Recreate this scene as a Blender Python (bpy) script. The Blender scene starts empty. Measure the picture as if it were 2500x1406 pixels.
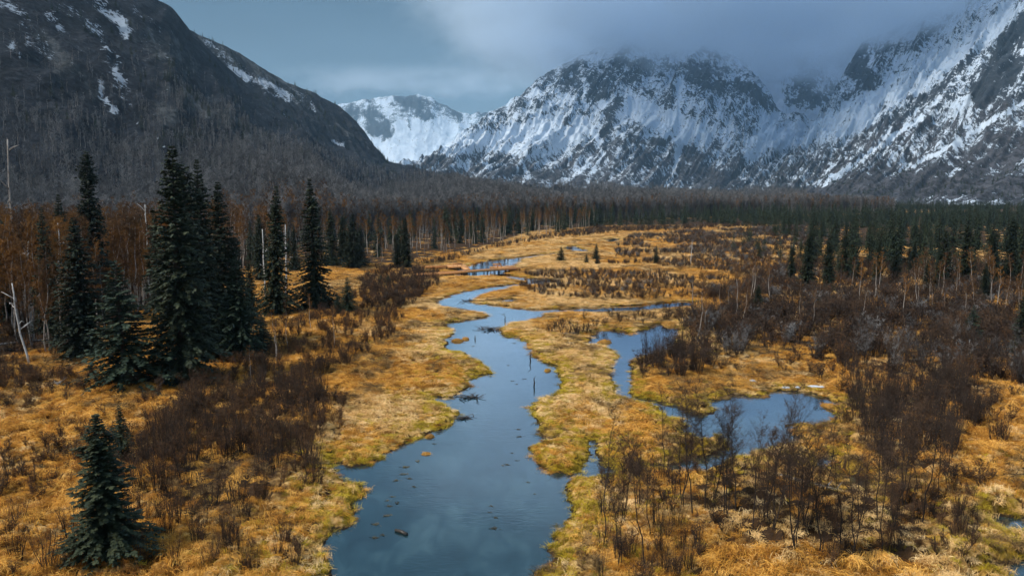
import bpy, math, random
import numpy as np

# ------------------------------------------------------------------ camera, sky, sun, exposure
SC = bpy.context.scene
COL = SC.collection
CAM_H = 20.0
FPX, CX, CY, HOR = 1925.0, 1250.0, 703.0, 468.0        # photograph pixels (2500 wide)
PITCH = math.atan((CY - HOR) / FPX)

cam_d = bpy.data.cameras.new('camera')
cam_d.sensor_width = 36.0
cam_d.lens = 36.0 * FPX / 2500.0
cam_d.clip_start = 0.5
cam_d.clip_end = 60000
cam = bpy.data.objects.new('camera', cam_d)
COL.objects.link(cam)
cam.location = (0, 0, CAM_H)
cam.rotation_euler = (math.pi / 2 - PITCH, 0, 0)
SC.camera = cam

SUN_EL, SUN_AZ = math.radians(50), math.radians(252)   # azimuth clockwise from +Y (valley axis)
W = bpy.data.worlds.new('World')
SC.world = W
W.use_nodes = True
wt = W.node_tree
wt.nodes.clear()
w_out = wt.nodes.new('ShaderNodeOutputWorld')
w_sky = wt.nodes.new('ShaderNodeTexSky')
w_sky.sky_type = 'NISHITA'
w_sky.sun_disc = False
w_sky.sun_elevation = SUN_EL
w_sky.sun_rotation = SUN_AZ
w_bg1 = wt.nodes.new('ShaderNodeBackground')
w_bg1.inputs['Strength'].default_value = 0.05
wt.links.new(w_sky.outputs['Color'], w_bg1.inputs['Color'])
# the cloud deck: even grey-blue, brighter to the zenith as an overcast sky is, soft mottling
w_tc = wt.nodes.new('ShaderNodeTexCoord')
w_sep = wt.nodes.new('ShaderNodeSeparateXYZ')
wt.links.new(w_tc.outputs['Generated'], w_sep.inputs[0])
w_rmp = wt.nodes.new('ShaderNodeValToRGB')
cr = w_rmp.color_ramp
cr.elements[1].position = 1.0
for k_, (p_, c_) in enumerate([(0.0, (0.066, 0.096, 0.126)), (0.12, (0.046, 0.074, 0.100)), (0.22, (0.030, 0.054, 0.078)),
                              (0.50, (0.055, 0.088, 0.120)), (1.0, (0.24, 0.31, 0.39))]):
    e = cr.elements[0] if k_ == 0 else (cr.elements[-1] if k_ == 4 else cr.elements.new(p_))
    e.position = p_
    e.color = (*c_, 1)
wt.links.new(w_sep.outputs['Z'], w_rmp.inputs['Fac'])
w_map = wt.nodes.new('ShaderNodeMapping')
w_map.inputs['Scale'].default_value = (2.0, 2.0, 7.0)
wt.links.new(w_tc.outputs['Generated'], w_map.inputs['Vector'])
w_noi = wt.nodes.new('ShaderNodeTexNoise')
w_noi.inputs['Scale'].default_value = 1.6
w_noi.inputs['Detail'].default_value = 5
w_noi.inputs['Roughness'].default_value = 0.45
wt.links.new(w_map.outputs['Vector'], w_noi.inputs['Vector'])
w_mr = wt.nodes.new('ShaderNodeMapRange')
w_mr.inputs['From Min'].default_value = 0.25
w_mr.inputs['From Max'].default_value = 0.75
w_mr.inputs['To Min'].default_value = 0.86
w_mr.inputs['To Max'].default_value = 1.14
wt.links.new(w_noi.outputs['Fac'], w_mr.inputs['Value'])
w_mul = wt.nodes.new('ShaderNodeVectorMath')
w_mul.operation = 'SCALE'
wt.links.new(w_rmp.outputs['Color'], w_mul.inputs[0])
wt.links.new(w_mr.outputs['Result'], w_mul.inputs['Scale'])
w_bg2 = wt.nodes.new('ShaderNodeBackground')
w_bg2.inputs['Strength'].default_value = 1.0
wt.links.new(w_mul.outputs['Vector'], w_bg2.inputs['Color'])
w_mix = wt.nodes.new('ShaderNodeMixShader')
w_mix.inputs['Fac'].default_value = 0.93
wt.links.new(w_bg1.outputs[0], w_mix.inputs[1])
wt.links.new(w_bg2.outputs[0], w_mix.inputs[2])
wt.links.new(w_mix.outputs[0], w_out.inputs['Surface'])

sun_d = bpy.data.lights.new('sun', 'SUN')
sun_d.energy = 1.5
sun_d.angle = math.radians(14)
sun_d.color = (1.0, 0.92, 0.80)
sun = bpy.data.objects.new('sun', sun_d)
COL.objects.link(sun)
sun.rotation_euler = (math.pi / 2 - SUN_EL, 0, math.pi - SUN_AZ)

vs = SC.view_settings
SC.display_settings.display_device = 'sRGB'
vs.view_transform = 'Standard'
vs.look = 'None'
vs.exposure = 1.7
vs.gamma = 1.0
vs.use_curve_mapping = False
cy = SC.cycles
cy.max_bounces = 12
cy.diffuse_bounces = 5
cy.glossy_bounces = 2
cy.transmission_bounces = 2
cy.transparent_max_bounces = 4
cy.volume_bounces = 12
cy.volume_step_rate = 1.0
cy.volume_max_steps = 128
cy.use_adaptive_sampling = True
cy.adaptive_threshold = 0.02
cy.use_denoising = True
cy.caustics_reflective = False
cy.caustics_refractive = False
cy.sample_clamp_indirect = 4.0

DO = dict(mount=True, veg=True, grass=True, haze=True, cloud=True)

# ------------------------------------------------------------------ pixel <-> world
ct, st_ = math.cos(PITCH), math.sin(PITCH)

def ray(px, py):
    r = (np.asarray(px, float) - CX) / FPX
    u = -(np.asarray(py, float) - CY) / FPX
    return np.stack([r, ct + u * st_, -st_ + u * ct], -1)

def G(px, py, z=0.0):
    """where the ray through a pixel meets the level z"""
    d = ray(px, py)
    t = (z - CAM_H) / d[..., 2]
    return d * t[..., None] + np.array([0, 0, CAM_H])

def P(px, py, D):
    """the point of that ray D metres down the valley"""
    d = ray(px, py)
    return d * (np.asarray(D, float) / d[..., 1])[..., None] + np.array([0, 0, CAM_H])

def proj(p):
    q = p - np.array([0, 0, CAM_H])
    f = q[..., 1] * ct - q[..., 2] * st_
    u = q[..., 1] * st_ + q[..., 2] * ct
    return np.stack([CX + FPX * q[..., 0] / f, CY - FPX * u / f], -1)

# ------------------------------------------------------------------ noise
def _hash(ix, iy, seed):
    h = (ix.astype(np.int64) * 374761393 + iy.astype(np.int64) * 668265263 + seed * 1442695041) & 0xFFFFFFFF
    h = ((h ^ (h >> 13)) * 1274126177) & 0xFFFFFFFF
    return ((h ^ (h >> 16)) & 0xFFFFFF) / float(0xFFFFFF)

def vn(x, y, seed=0):
    x = np.asarray(x, float); y = np.asarray(y, float)
    ix = np.floor(x); iy = np.floor(y)
    fx = x - ix; fy = y - iy
    fx = fx * fx * fx * (fx * (fx * 6 - 15) + 10); fy = fy * fy * fy * (fy * (fy * 6 - 15) + 10)
    a = _hash(ix, iy, seed); b = _hash(ix + 1, iy, seed)
    c = _hash(ix, iy + 1, seed); d = _hash(ix + 1, iy + 1, seed)
    return (a * (1 - fx) + b * fx) * (1 - fy) + (c * (1 - fx) + d * fx) * fy

def fbm(x, y, seed=0, octv=4, lac=2.03, gain=0.5):
    s = 0; a = 1; t = 0
    for k in range(octv):
        s = s + a * vn(x, y, seed + k * 17); t += a
        x = np.asarray(x) * lac + 3.7; y = np.asarray(y) * lac + 1.3; a *= gain
    return s / t

def ridged(x, y, seed=0, octv=4, lac=2.1, gain=0.5):
    s = 0; a = 1; t = 0
    for k in range(octv):
        s = s + a * (1 - np.abs(2 * vn(x, y, seed + k * 17) - 1)); t += a
        x = np.asarray(x) * lac + 3.7; y = np.asarray(y) * lac + 1.3; a *= gain
    return s / t

def voro(x, y, cell, seed=0):
    """distances to the nearest and second nearest tussock centre, in cells"""
    x = np.asarray(x, float) / cell; y = np.asarray(y, float) / cell
    ix = np.floor(x); iy = np.floor(y)
    f1 = np.full(x.shape, 9.0); f2 = np.full(x.shape, 9.0)
    for dx in (-1, 0, 1):
        for dy in (-1, 0, 1):
            cx_ = ix + dx; cy_ = iy + dy
            d = np.hypot(cx_ + 0.15 + 0.7 * _hash(cx_, cy_, seed) - x, cy_ + 0.15 + 0.7 * _hash(cx_, cy_, seed + 5) - y)
            f2 = np.minimum(f2, np.maximum(f1, d)); f1 = np.minimum(f1, d)
    return f1, f2

def sstep(a, b, x):
    t = np.clip((x - a) / (b - a), 0, 1)
    return t * t * (3 - 2 * t)

# ------------------------------------------------------------------ meshes
def mesh_np(name, V, F, mat=None, smooth=False, attrs=None):
    """V n x 3, F list of index arrays (each m x 3 or m x 4)"""
    me = bpy.data.meshes.new(name)
    V = np.ascontiguousarray(V, dtype=np.float32)
    if not isinstance(F, list):
        F = [F]
    F = [np.asarray(f, dtype=np.int32) for f in F if len(f)]
    nl = sum(f.size for f in F); nf = sum(len(f) for f in F)
    me.vertices.add(len(V)); me.vertices.foreach_set('co', V.ravel())
    me.loops.add(nl); me.loops.foreach_set('vertex_index', np.concatenate([f.ravel() for f in F]))
    tot = np.concatenate([np.full(len(f), f.shape[1], np.int32) for f in F])
    start = np.concatenate([[0], np.cumsum(tot)[:-1]]).astype(np.int32)
    me.polygons.add(nf)
    me.polygons.foreach_set('loop_start', start)
    me.polygons.foreach_set('loop_total', tot)
    if smooth:
        me.polygons.foreach_set('use_smooth', np.ones(nf, dtype=bool))
    if attrs:
        for k, v in attrs.items():
            v = np.ascontiguousarray(v, dtype=np.float32)
            if v.ndim == 2:
                a = me.attributes.new(k, 'FLOAT_VECTOR', 'POINT'); a.data.foreach_set('vector', v.ravel())
            else:
                a = me.attributes.new(k, 'FLOAT', 'POINT'); a.data.foreach_set('value', v)
    me.update(calc_edges=True)
    if mat:
        me.materials.append(mat)
    return me

def link(name, data, parent=None, kind=None, label=None, cat=None, group=None):
    o = bpy.data.objects.new(name, data)
    COL.objects.link(o)
    if parent is not None:
        o.parent = parent
    if kind: o['kind'] = kind
    if label: o['label'] = label
    if cat: o['category'] = cat
    if group: o['group'] = group
    return o

def place(name, parts, loc, rz, sc, label, cat, group=None, tilt=(0, 0)):
    """a thing: Empty at its base with its parts; parts = [(part name, mesh), ...]"""
    t = bpy.data.objects.new(name, None)
    t.empty_display_size = 0.3
    COL.objects.link(t)
    t.location = loc
    t.rotation_euler = (tilt[0], tilt[1], rz)
    t.scale = (sc, sc, sc) if np.isscalar(sc) else sc
    t['label'] = label; t['category'] = cat
    if group: t['group'] = group
    for pn, me in parts:
        c = bpy.data.objects.new(pn, me)
        COL.objects.link(c)
        c.parent = t
    return t

class MB:
    """collects vertices and faces"""
    def __init__(s):
        s.v = []; s.t = []; s.q = []; s.n = 0
    def add(s, V, T=None, Q=None):
        V = np.asarray(V, float).reshape(-1, 3)
        s.v.append(V)
        if T is not None and len(T): s.t.append(np.asarray(T, int) + s.n)
        if Q is not None and len(Q): s.q.append(np.asarray(Q, int) + s.n)
        s.n += len(V)
    def tube(s, pts, rad, n=5, cap=True):
        pts = np.asarray(pts, float); m = len(pts)
        rad = np.broadcast_to(np.asarray(rad, float), (m,))
        d = np.gradient(pts, axis=0); d /= np.linalg.norm(d, axis=1, keepdims=True) + 1e-9
        ref = np.where(np.abs(d[:, 2:3]) > 0.9, np.array([[1., 0, 0]]), np.array([[0, 0, 1.]]))
        a = np.cross(d, ref); a /= np.linalg.norm(a, axis=1, keepdims=True) + 1e-9
        b = np.cross(d, a)
        an = np.linspace(0, 2 * np.pi, n, endpoint=False)
        V = pts[:, None] + rad[:, None, None] * (np.cos(an)[None, :, None] * a[:, None] + np.sin(an)[None, :, None] * b[:, None])
        Q = []
        for i in range(m - 1):
            for j in range(n):
                k = (j + 1) % n
                Q.append((i * n + j, i * n + k, (i + 1) * n + k, (i + 1) * n + j))
        V = V.reshape(-1, 3)
        T = []
        if cap:
            V = np.vstack([V, pts[:1], pts[-1:]])
            for j in range(n):
                k = (j + 1) % n
                T.append((m * n, k, j)); T.append((m * n + 1, (m - 1) * n + j, (m - 1) * n + k))
        s.add(V, T, Q)
    def tris(s, A, B, C):
        A = np.asarray(A).reshape(-1, 3); n = len(A)
        V = np.stack([A, np.asarray(B).reshape(-1, 3), np.asarray(C).reshape(-1, 3)], 1).reshape(-1, 3)
        s.add(V, np.arange(3 * n).reshape(-1, 3))
    def box(s, c, h, ax=None):
        """oriented box: centre, half sizes, axes rows"""
        ax = np.eye(3) if ax is None else np.asarray(ax, float)
        sg = np.array([(x, y, z) for x in (-1, 1) for y in (-1, 1) for z in (-1, 1)], float)
        V = np.asarray(c, float) + (sg * np.asarray(h, float)) @ ax
        s.add(V, None, [(0, 1, 3, 2), (4, 6, 7, 5), (0, 4, 5, 1), (2, 3, 7, 6), (0, 2, 6, 4), (1, 5, 7, 3)])
    def mesh(s, name, mat=None, smooth=False):
        F = []
        if s.t: F.append(np.vstack(s.t))
        if s.q: F.append(np.vstack(s.q))
        return mesh_np(name, np.vstack(s.v), F, mat, smooth)

# ------------------------------------------------------------------ materials
def new_mat(name):
    m = bpy.data.materials.new(name); m.use_nodes = True
    nt = m.node_tree
    b = nt.nodes['Principled BSDF']
    return m, nt, b

def nd(nt, typ, **kw):
    n = nt.nodes.new(typ)
    for k, v in kw.items():
        if k.startswith('i_'):
            n.inputs[k[2:].replace('_', ' ')].default_value = v
        else:
            setattr(n, k, v)
    return n

def ramp(nt, fac, stops, interp='LINEAR'):
    r = nt.nodes.new('ShaderNodeValToRGB')
    r.color_ramp.interpolation = interp
    el = r.color_ramp.elements
    while len(el) < len(stops):
        el.new(0.5)
    for e_, (p, c) in zip(el, stops):
        e_.position = p
        e_.color = (c[0], c[1], c[2], 1) if not np.isscalar(c) else (c, c, c, 1)
    nt.links.new(fac, r.inputs['Fac'])
    return r.outputs['Color']

def math_n(nt, op, a, b=None, c=None, clamp=False):
    n = nt.nodes.new('ShaderNodeMath'); n.operation = op; n.use_clamp = clamp
    for k, v in enumerate((a, b, c)):
        if v is None: continue
        if isinstance(v, (int, float)): n.inputs[k].default_value = v
        else: nt.links.new(v, n.inputs[k])
    return n.outputs[0]

def mixc(nt, fac, a, b):
    n = nt.nodes.new('ShaderNodeMix'); n.data_type = 'RGBA'; n.clamp_factor = True
    if isinstance(fac, (int, float)): n.inputs[0].default_value = fac
    else: nt.links.new(fac, n.inputs[0])
    for k, v in ((6, a), (7, b)):
        if isinstance(v, tuple): n.inputs[k].default_value = (v[0], v[1], v[2], 1)
        else: nt.links.new(v, n.inputs[k])
    return n.outputs[2]

def noise_n(nt, vec, scale, detail=4, rough=0.55, dist=0.0):
    n = nt.nodes.new('ShaderNodeTexNoise')
    n.inputs['Scale'].default_value = scale; n.inputs['Detail'].default_value = detail
    n.inputs['Roughness'].default_value = rough; n.inputs['Distortion'].default_value = dist
    if vec is not None: nt.links.new(vec, n.inputs['Vector'])
    return n.outputs['Fac']

def attr_n(nt, name, vec=False):
    n = nt.nodes.new('ShaderNodeAttribute'); n.attribute_name = name
    return n.outputs['Vector'] if vec else n.outputs['Fac']

def mapping(nt, vec, scale):
    n = nt.nodes.new('ShaderNodeMapping'); n.inputs['Scale'].default_value = scale
    nt.links.new(vec, n.inputs['Vector'])
    return n.outputs['Vector']

def mrange(nt, v, a, b, c=0.0, d=1.0, smooth=True):
    n = nt.nodes.new('ShaderNodeMapRange')
    if smooth: n.interpolation_type = 'SMOOTHSTEP'
    for k, x in zip(('From Min', 'From Max', 'To Min', 'To Max'), (a, b, c, d)):
        n.inputs[k].default_value = x
    nt.links.new(v, n.inputs['Value'])
    return n.outputs['Result']

def mat_random(name, stops, rough=0.9, spec=0.2, noise=None, thin=0.0):
    """colour picked per object / per instance, broken up by a fine noise along the thing"""
    m, nt, b = new_mat(name)
    oi = nt.nodes.new('ShaderNodeObjectInfo')
    fac = oi.outputs['Random']
    if noise:
        tc = nt.nodes.new('ShaderNodeTexCoord')
        nz = noise_n(nt, tc.outputs['Object'], noise[0], 3)
        fac = math_n(nt, 'ADD', math_n(nt, 'MULTIPLY', fac, 1 - noise[1]), math_n(nt, 'MULTIPLY', mrange(nt, nz, 0.3, 0.7), noise[1]))
    col = ramp(nt, fac, stops)
    nt.links.new(col, b.inputs['Base Color'])
    b.inputs['Roughness'].default_value = rough
    b.inputs['Specular IOR Level'].default_value = spec
    if thin:                                   # dry blades let light through
        tl = nt.nodes.new('ShaderNodeBsdfTranslucent'); nt.links.new(col, tl.inputs['Color'])
        mx = nt.nodes.new('ShaderNodeMixShader'); mx.inputs['Fac'].default_value = thin
        nt.links.new(b.outputs[0], mx.inputs[1]); nt.links.new(tl.outputs[0], mx.inputs[2])
        nt.links.new(mx.outputs[0], nt.nodes['Material Output'].inputs['Surface'])
    return m

M_spruce = mat_random('spruce_needles', [(0, (0.009, 0.015, 0.009)), (0.5, (0.017, 0.028, 0.015)), (1, (0.040, 0.048, 0.020))], 0.75, 0.25, (1.4, 0.6))
M_spruce_blue = mat_random('young_spruce_needles', [(0, (0.010, 0.021, 0.013)), (0.6, (0.020, 0.036, 0.020)), (1, (0.046, 0.056, 0.021))], 0.75, 0.25, (2.0, 0.6))
M_spruce_far = mat_random('forest_spruce_needles', [(0, (0.010, 0.018, 0.010)), (0.5, (0.022, 0.036, 0.019)), (1, (0.052, 0.062, 0.026))], 0.75, 0.25, (1.0, 0.5))
M_bark = mat_random('spruce_bark', [(0, (0.045, 0.036, 0.030)), (1, (0.085, 0.072, 0.062))], 0.95, 0.1, (6, 0.6))
M_birch = mat_random('birch_bark', [(0, (0.16, 0.12, 0.095)), (0.5, (0.34, 0.30, 0.27)), (1, (0.52, 0.48, 0.44))], 0.8, 0.2, (3.0, 0.7))
M_rust = mat_random('rust_twigs', [(0, (0.048, 0.030, 0.021)), (0.45, (0.130, 0.068, 0.029)), (1, (0.290, 0.135, 0.032))], 0.9, 0.1, (0.5, 0.3))
M_brushrust = mat_random('rust_brown_twigs', [(0, (0.046, 0.032, 0.024)), (0.5, (0.100, 0.058, 0.033)), (1, (0.190, 0.092, 0.036))], 0.9, 0.1, (0.6, 0.3))
M_sedge = mat_random('brown_sedge', [(0, (0.06, 0.035, 0.016)), (0.5, (0.15, 0.09, 0.035)), (1, (0.30, 0.19, 0.08))], 0.9, 0.1)
M_grey = mat_random('grey_twigs', [(0, (0.060, 0.060, 0.064)), (0.5, (0.125, 0.123, 0.126)), (1, (0.30, 0.295, 0.295))], 0.9, 0.1, (0.4, 0.3))
M_brown = mat_random('brown_twigs', [(0, (0.030, 0.023, 0.020)), (0.5, (0.060, 0.041, 0.031)), (1, (0.110, 0.066, 0.040))], 0.9, 0.1, (0.8, 0.4))
M_stem = mat_random('dark_stems', [(0, (0.016, 0.013, 0.012)), (1, (0.055, 0.044, 0.038))], 0.9, 0.1, (4, 0.4))
M_dead = mat_random('weathered_wood', [(0, (0.10, 0.095, 0.09)), (0.6, (0.24, 0.23, 0.225)), (1, (0.40, 0.39, 0.38))], 0.85, 0.15, (5, 0.8))
M_wet = mat_random('wet_wood', [(0, (0.018, 0.014, 0.012)), (1, (0.05, 0.04, 0.033))], 0.5, 0.4, (6, 0.6))
M_straw = mat_random('straw_grass', [(0, (0.22, 0.11, 0.03)), (0.2, (0.52, 0.31, 0.10)), (0.6, (0.74, 0.46, 0.17)), (1, (0.90, 0.65, 0.33))], 0.85, 0.15, None, 0.0)
M_gold = mat_random('golden_grass', [(0, (0.13, 0.05, 0.010)), (0.3, (0.40, 0.17, 0.024)), (0.65, (0.60, 0.29, 0.045)), (1, (0.82, 0.46, 0.11))], 0.85, 0.15, None, 0.0)
M_olive = mat_random('olive_grass', [(0, (0.12, 0.085, 0.008)), (0.5, (0.36, 0.255, 0.016)), (1, (0.58, 0.42, 0.04))], 0.85, 0.15, None, 0.0)
M_weed = mat_random('floating_weed', [(0, (0.03, 0.025, 0.012)), (1, (0.11, 0.085, 0.035))], 0.7, 0.3)

def mat_deck():
    m, nt, b = new_mat('boardwalk_timber')
    tc = nt.nodes.new('ShaderNodeTexCoord')
    n1 = noise_n(nt, mapping(nt, tc.outputs['Object'], (0.6, 6, 1)), 2.0, 4)
    nt.links.new(ramp(nt, n1, [(0.3, (0.50, 0.22, 0.07)), (0.7, (0.78, 0.42, 0.17))]), b.inputs['Base Color'])
    b.inputs['Roughness'].default_value = 0.8
    return m
M_deck = mat_deck()

def mat_snow():
    m, nt, b = new_mat('old_snow')
    tc = nt.nodes.new('ShaderNodeTexCoord')
    n1 = noise_n(nt, tc.outputs['Object'], 2.5, 4)
    nt.links.new(ramp(nt, n1, [(0.3, (0.36, 0.42, 0.48)), (0.7, (0.55, 0.59, 0.63))]), b.inputs['Base Color'])
    b.inputs['Roughness'].default_value = 0.7
    return m
M_snow = mat_snow()

def mat_ground():
    m, nt, b = new_mat('marsh_ground')
    geo = nt.nodes.new('ShaderNodeNewGeometry')
    pos = geo.outputs['Position']
    shore = attr_n(nt, 'shore'); soil = attr_n(nt, 'soil')
    fine = noise_n(nt, pos, 3.2, 6, 0.65)
    mid = noise_n(nt, pos, 0.35, 4)
    big = noise_n(nt, mapping(nt, pos, (0.05, 0.02, 0.05)), 1.0, 3)
    straw = ramp(nt, fine, [(0.30, (0.10, 0.05, 0.016)), (0.46, (0.42, 0.24, 0.08)), (0.66, (0.70, 0.47, 0.20))])
    gold = ramp(nt, fine, [(0.34, (0.07, 0.030, 0.009)), (0.50, (0.30, 0.145, 0.03)), (0.70, (0.52, 0.30, 0.08))])
    c = mixc(nt, mrange(nt, mid, 0.38, 0.62), straw, gold)
    olive = ramp(nt, fine, [(0.25, (0.09, 0.055, 0.006)), (0.6, (0.34, 0.22, 0.016))])
    c = mixc(nt, math_n(nt, 'MULTIPLY', mrange(nt, shore, 3.0, 0.2), mrange(nt, mid, 0.36, 0.62)), c, olive)
    # peat and leaf litter under the thickets and in the forest
    lit = ramp(nt, fine, [(0.25, (0.016, 0.010, 0.007)), (0.6, (0.055, 0.031, 0.016)), (0.8, (0.13, 0.070, 0.022))])
    sf = math_n(nt, 'ADD', soil, math_n(nt, 'MULTIPLY', math_n(nt, 'SUBTRACT', mid, 0.5), 1.6))
    c = mixc(nt, mrange(nt, sf, 0.30, 0.75), c, lit)
    c = mixc(nt, mrange(nt, math_n(nt, 'ADD', attr_n(nt, 'hollow'), math_n(nt, 'MULTIPLY', math_n(nt, 'SUBTRACT', fine, 0.5), 0.9)), 0.25, 0.75), c, (0.045, 0.024, 0.010))  # hollows between tussocks darkened: dark peat, plus their shade put into the colour
    # wet mud at and below the water line
    c = mixc(nt, mrange(nt, math_n(nt, 'ADD', shore, math_n(nt, 'MULTIPLY', math_n(nt, 'SUBTRACT', fine, 0.5), 0.9)), 0.34, 0.02), c, (0.024, 0.016, 0.010))
    nt.links.new(c, b.inputs['Base Color'])
    b.inputs['Roughness'].default_value = 0.95
    b.inputs['Specular IOR Level'].default_value = 0.1
    bp = nt.nodes.new('ShaderNodeBump')
    bp.inputs['Strength'].default_value = 0.9; bp.inputs['Distance'].default_value = 0.25
    nt.links.new(fine, bp.inputs['Height'])
    nt.links.new(bp.outputs['Normal'], b.inputs['Normal'])
    return m
M_ground = mat_ground()

def mat_water():
    m, nt, b = new_mat('river_water')
    geo = nt.nodes.new('ShaderNodeNewGeometry')
    pos = geo.outputs['Position']
    n1 = noise_n(nt, mapping(nt, pos, (0.16, 0.09, 1)), 1.0, 5, 0.6, 0.6)
    n2 = noise_n(nt, mapping(nt, pos, (0.8, 0.35, 1)), 1.0, 3, 0.6, 1.0)
    t = math_n(nt, 'ADD', math_n(nt, 'MULTIPLY', n1, 0.6), math_n(nt, 'MULTIPLY', n2, 0.4))
    # silty water over a mottled bed
    nt.links.new(ramp(nt, t, [(0.38, (0.002, 0.014, 0.019)), (0.50, (0.007, 0.027, 0.036)), (0.64, (0.030, 0.066, 0.078))]), b.inputs['Base Color'])
    b.inputs['Roughness'].default_value = 0.025
    b.inputs['IOR'].default_value = 1.33
    b.inputs['Specular IOR Level'].default_value = 0.0
    w1 = noise_n(nt, mapping(nt, pos, (1.0, 2.2, 1)), 1.1, 4, 0.6, 0.8)
    w2 = noise_n(nt, mapping(nt, pos, (0.12, 0.10, 1)), 1.0, 2, 0.5)
    h = math_n(nt, 'MULTIPLY', w1, mrange(nt, w2, 0.45, 0.62, 0.15, 1.7))
    bp = nt.nodes.new('ShaderNodeBump')
    bp.inputs['Strength'].default_value = 0.12; bp.inputs['Distance'].default_value = 0.05
    nt.links.new(h, bp.inputs['Height'])
    nt.links.new(bp.outputs['Normal'], b.inputs['Normal'])
    gl = nt.nodes.new('ShaderNodeBsdfGlossy'); gl.inputs['Color'].default_value = (0.84, 0.93, 1.0, 1); gl.inputs['Roughness'].default_value = 0.025
    nt.links.new(bp.outputs['Normal'], gl.inputs['Normal'])
    lw = nt.nodes.new('ShaderNodeFresnel'); lw.inputs['IOR'].default_value = 1.33
    nt.links.new(bp.outputs['Normal'], lw.inputs['Normal'])
    mx = nt.nodes.new('ShaderNodeMixShader')
    nt.links.new(math_n(nt, 'MULTIPLY', lw.outputs[0], 2.7, None, True), mx.inputs['Fac'])
    nt.links.new(b.outputs[0], mx.inputs[1]); nt.links.new(gl.outputs[0], mx.inputs[2])
    nt.links.new(mx.outputs[0], nt.nodes['Material Output'].inputs['Surface'])
    return m
M_water = mat_water()

# ------------------------------------------------------------------ shorelines (photograph pixels, laid on the water level)
RIVER = [(800,1600),(800,1403),(797,1354),(784,1352),(786,1337),(803,1308),(818,1282),(835,1287),(855,1268),(855,1231),(858,1219),(887,1208),(881,1176),(858,1176),(841,1170),(823,1144),(813,1127),(823,1121),(835,1126),(846,1141),(875,1133),(904,1133),(936,1118),(921,1105),(956,1101),(972,1090),(1005,1078),(1034,1065),(1057,1049),(1080,1051),(1108,1035),(1111,1018),(1132,1009),(1119,997),(1102,995),(1094,985),(1070,976),(1061,968),(1090,972),(1119,965),(1137,955),(1158,940),(1160,929),(1186,914),(1192,924),(1210,916),(1210,901),(1196,891),(1186,878),(1168,876),(1145,854),(1117,857),(1105,848),(1107,833),(1094,826),(1118,821),(1117,805),(1107,795),(1098,787),(1139,782),(1186,774),(1205,771),(1198,764),(1171,760),(1117,751),(1085,747),(1074,740),(1075,732),(1093,727),(1128,714),(1163,706),(1208,698),(1246,695),(1282,690),(1300,687),(1266,683),(1246,679),(1228,674),(1200,673),(1112,674),(1112,664),(1128,658),(1154,646),(1192,636),(1224,632.5),(1266,627.5),(1310,622),(1358,617),(1358,619.5),(1310,625.5),(1268,632),(1264,642),(1240,650),(1234,662),(1236,671),(1262,675),(1301,679),(1345,683),(1358,687),(1340,691.5),(1290,693),(1246,698),(1224,705),(1192,713),(1166,719),(1147,729),(1147,738),(1173,742),(1218,746),(1243,751),(1272,754),(1301,756),(1339,754),(1384,753),(1432,750),(1496,748),(1576,743),(1624,738),(1672,735),(1691,737),(1694,745),(1624,751),(1544,758),(1448,762),(1384,759),(1352,761),(1312,767),(1307,774),(1277,781),(1233,787),(1208,801),(1209,814),(1226,821),(1254,822),(1262,831),(1275,833),(1275,848),(1288,857),(1289,869),(1307,879),(1314,887),(1341,890),(1346,897),(1346,912),(1356,918),(1356,950),(1341,963),(1316,970),(1290,982),(1282,993),(1292,1000),(1296,1012),(1307,1026),(1304,1049),(1316,1064),(1350,1068),(1394,1065),(1350,1071),(1324,1072),(1293,1084),(1287,1095),(1307,1107),(1304,1121),(1319,1138),(1342,1150),(1379,1151),(1417,1146),(1441,1121),(1448,1100),(1450,1073),(1456,1076),(1455,1100),(1453,1118),(1465,1134),(1510,1143),(1545,1136),(1587,1133),(1611,1130),(1659,1130),(1695,1112),(1734,1110),(1758,1100),(1782,1091),(1785,1079),(1764,1067),(1731,1074),(1698,1076),(1680,1064),(1674,1052),(1653,1043),(1671,1044),(1693,1038),(1674,1029),(1641,1019),(1620,1015),(1626,992),(1587,981),(1545,973),(1519,965),(1507,959),(1513,947),(1510,929),(1498,911),(1510,897),(1507,882),(1531,865),(1504,849),(1477,841),(1438,838),(1459,831),(1453,819),(1477,805),(1501,807),(1525,813),(1528,822),(1545,823),(1560,811),(1590,804),(1611,792),(1629,789),(1641,798),(1641,816),(1629,852),(1587,858),(1548,868),(1525,879),(1523,891),(1537,894),(1522,905),(1525,914),(1535,926),(1531,935),(1537,943),(1528,956),(1540,968),(1587,975),(1626,985),(1647,986),(1656,1000),(1677,1001),(1683,1015),(1707,1013),(1752,1010),(1758,1003),(1737,989),(1734,977),(1758,976),(1802,964),(1838,968),(1889,970),(1886,953),(1904,953),(1958,956),(2003,967),(2018,977),(2047,980),(2047,986),(2006,992),(2018,1001),(2041,1010),(2041,1019),(2003,1028),(1997,1034),(1943,1034),(1928,1052),(1946,1064),(1940,1079),(1910,1082),(1868,1097),(1838,1109),(1788,1115),(1773,1130),(1758,1136),(1746,1150),(1719,1156),(1689,1158),(1647,1150),(1611,1145),(1563,1147),(1530,1146),(1495,1152),(1450,1162),(1420,1169),(1394,1170),(1382,1190),(1388,1213),(1405,1225),(1408,1251),(1396,1268),(1376,1268),(1373,1294),(1353,1317),(1349,1337),(1356,1363),(1345,1375),(1316,1386),(1307,1406),(1280,1600)]
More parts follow.
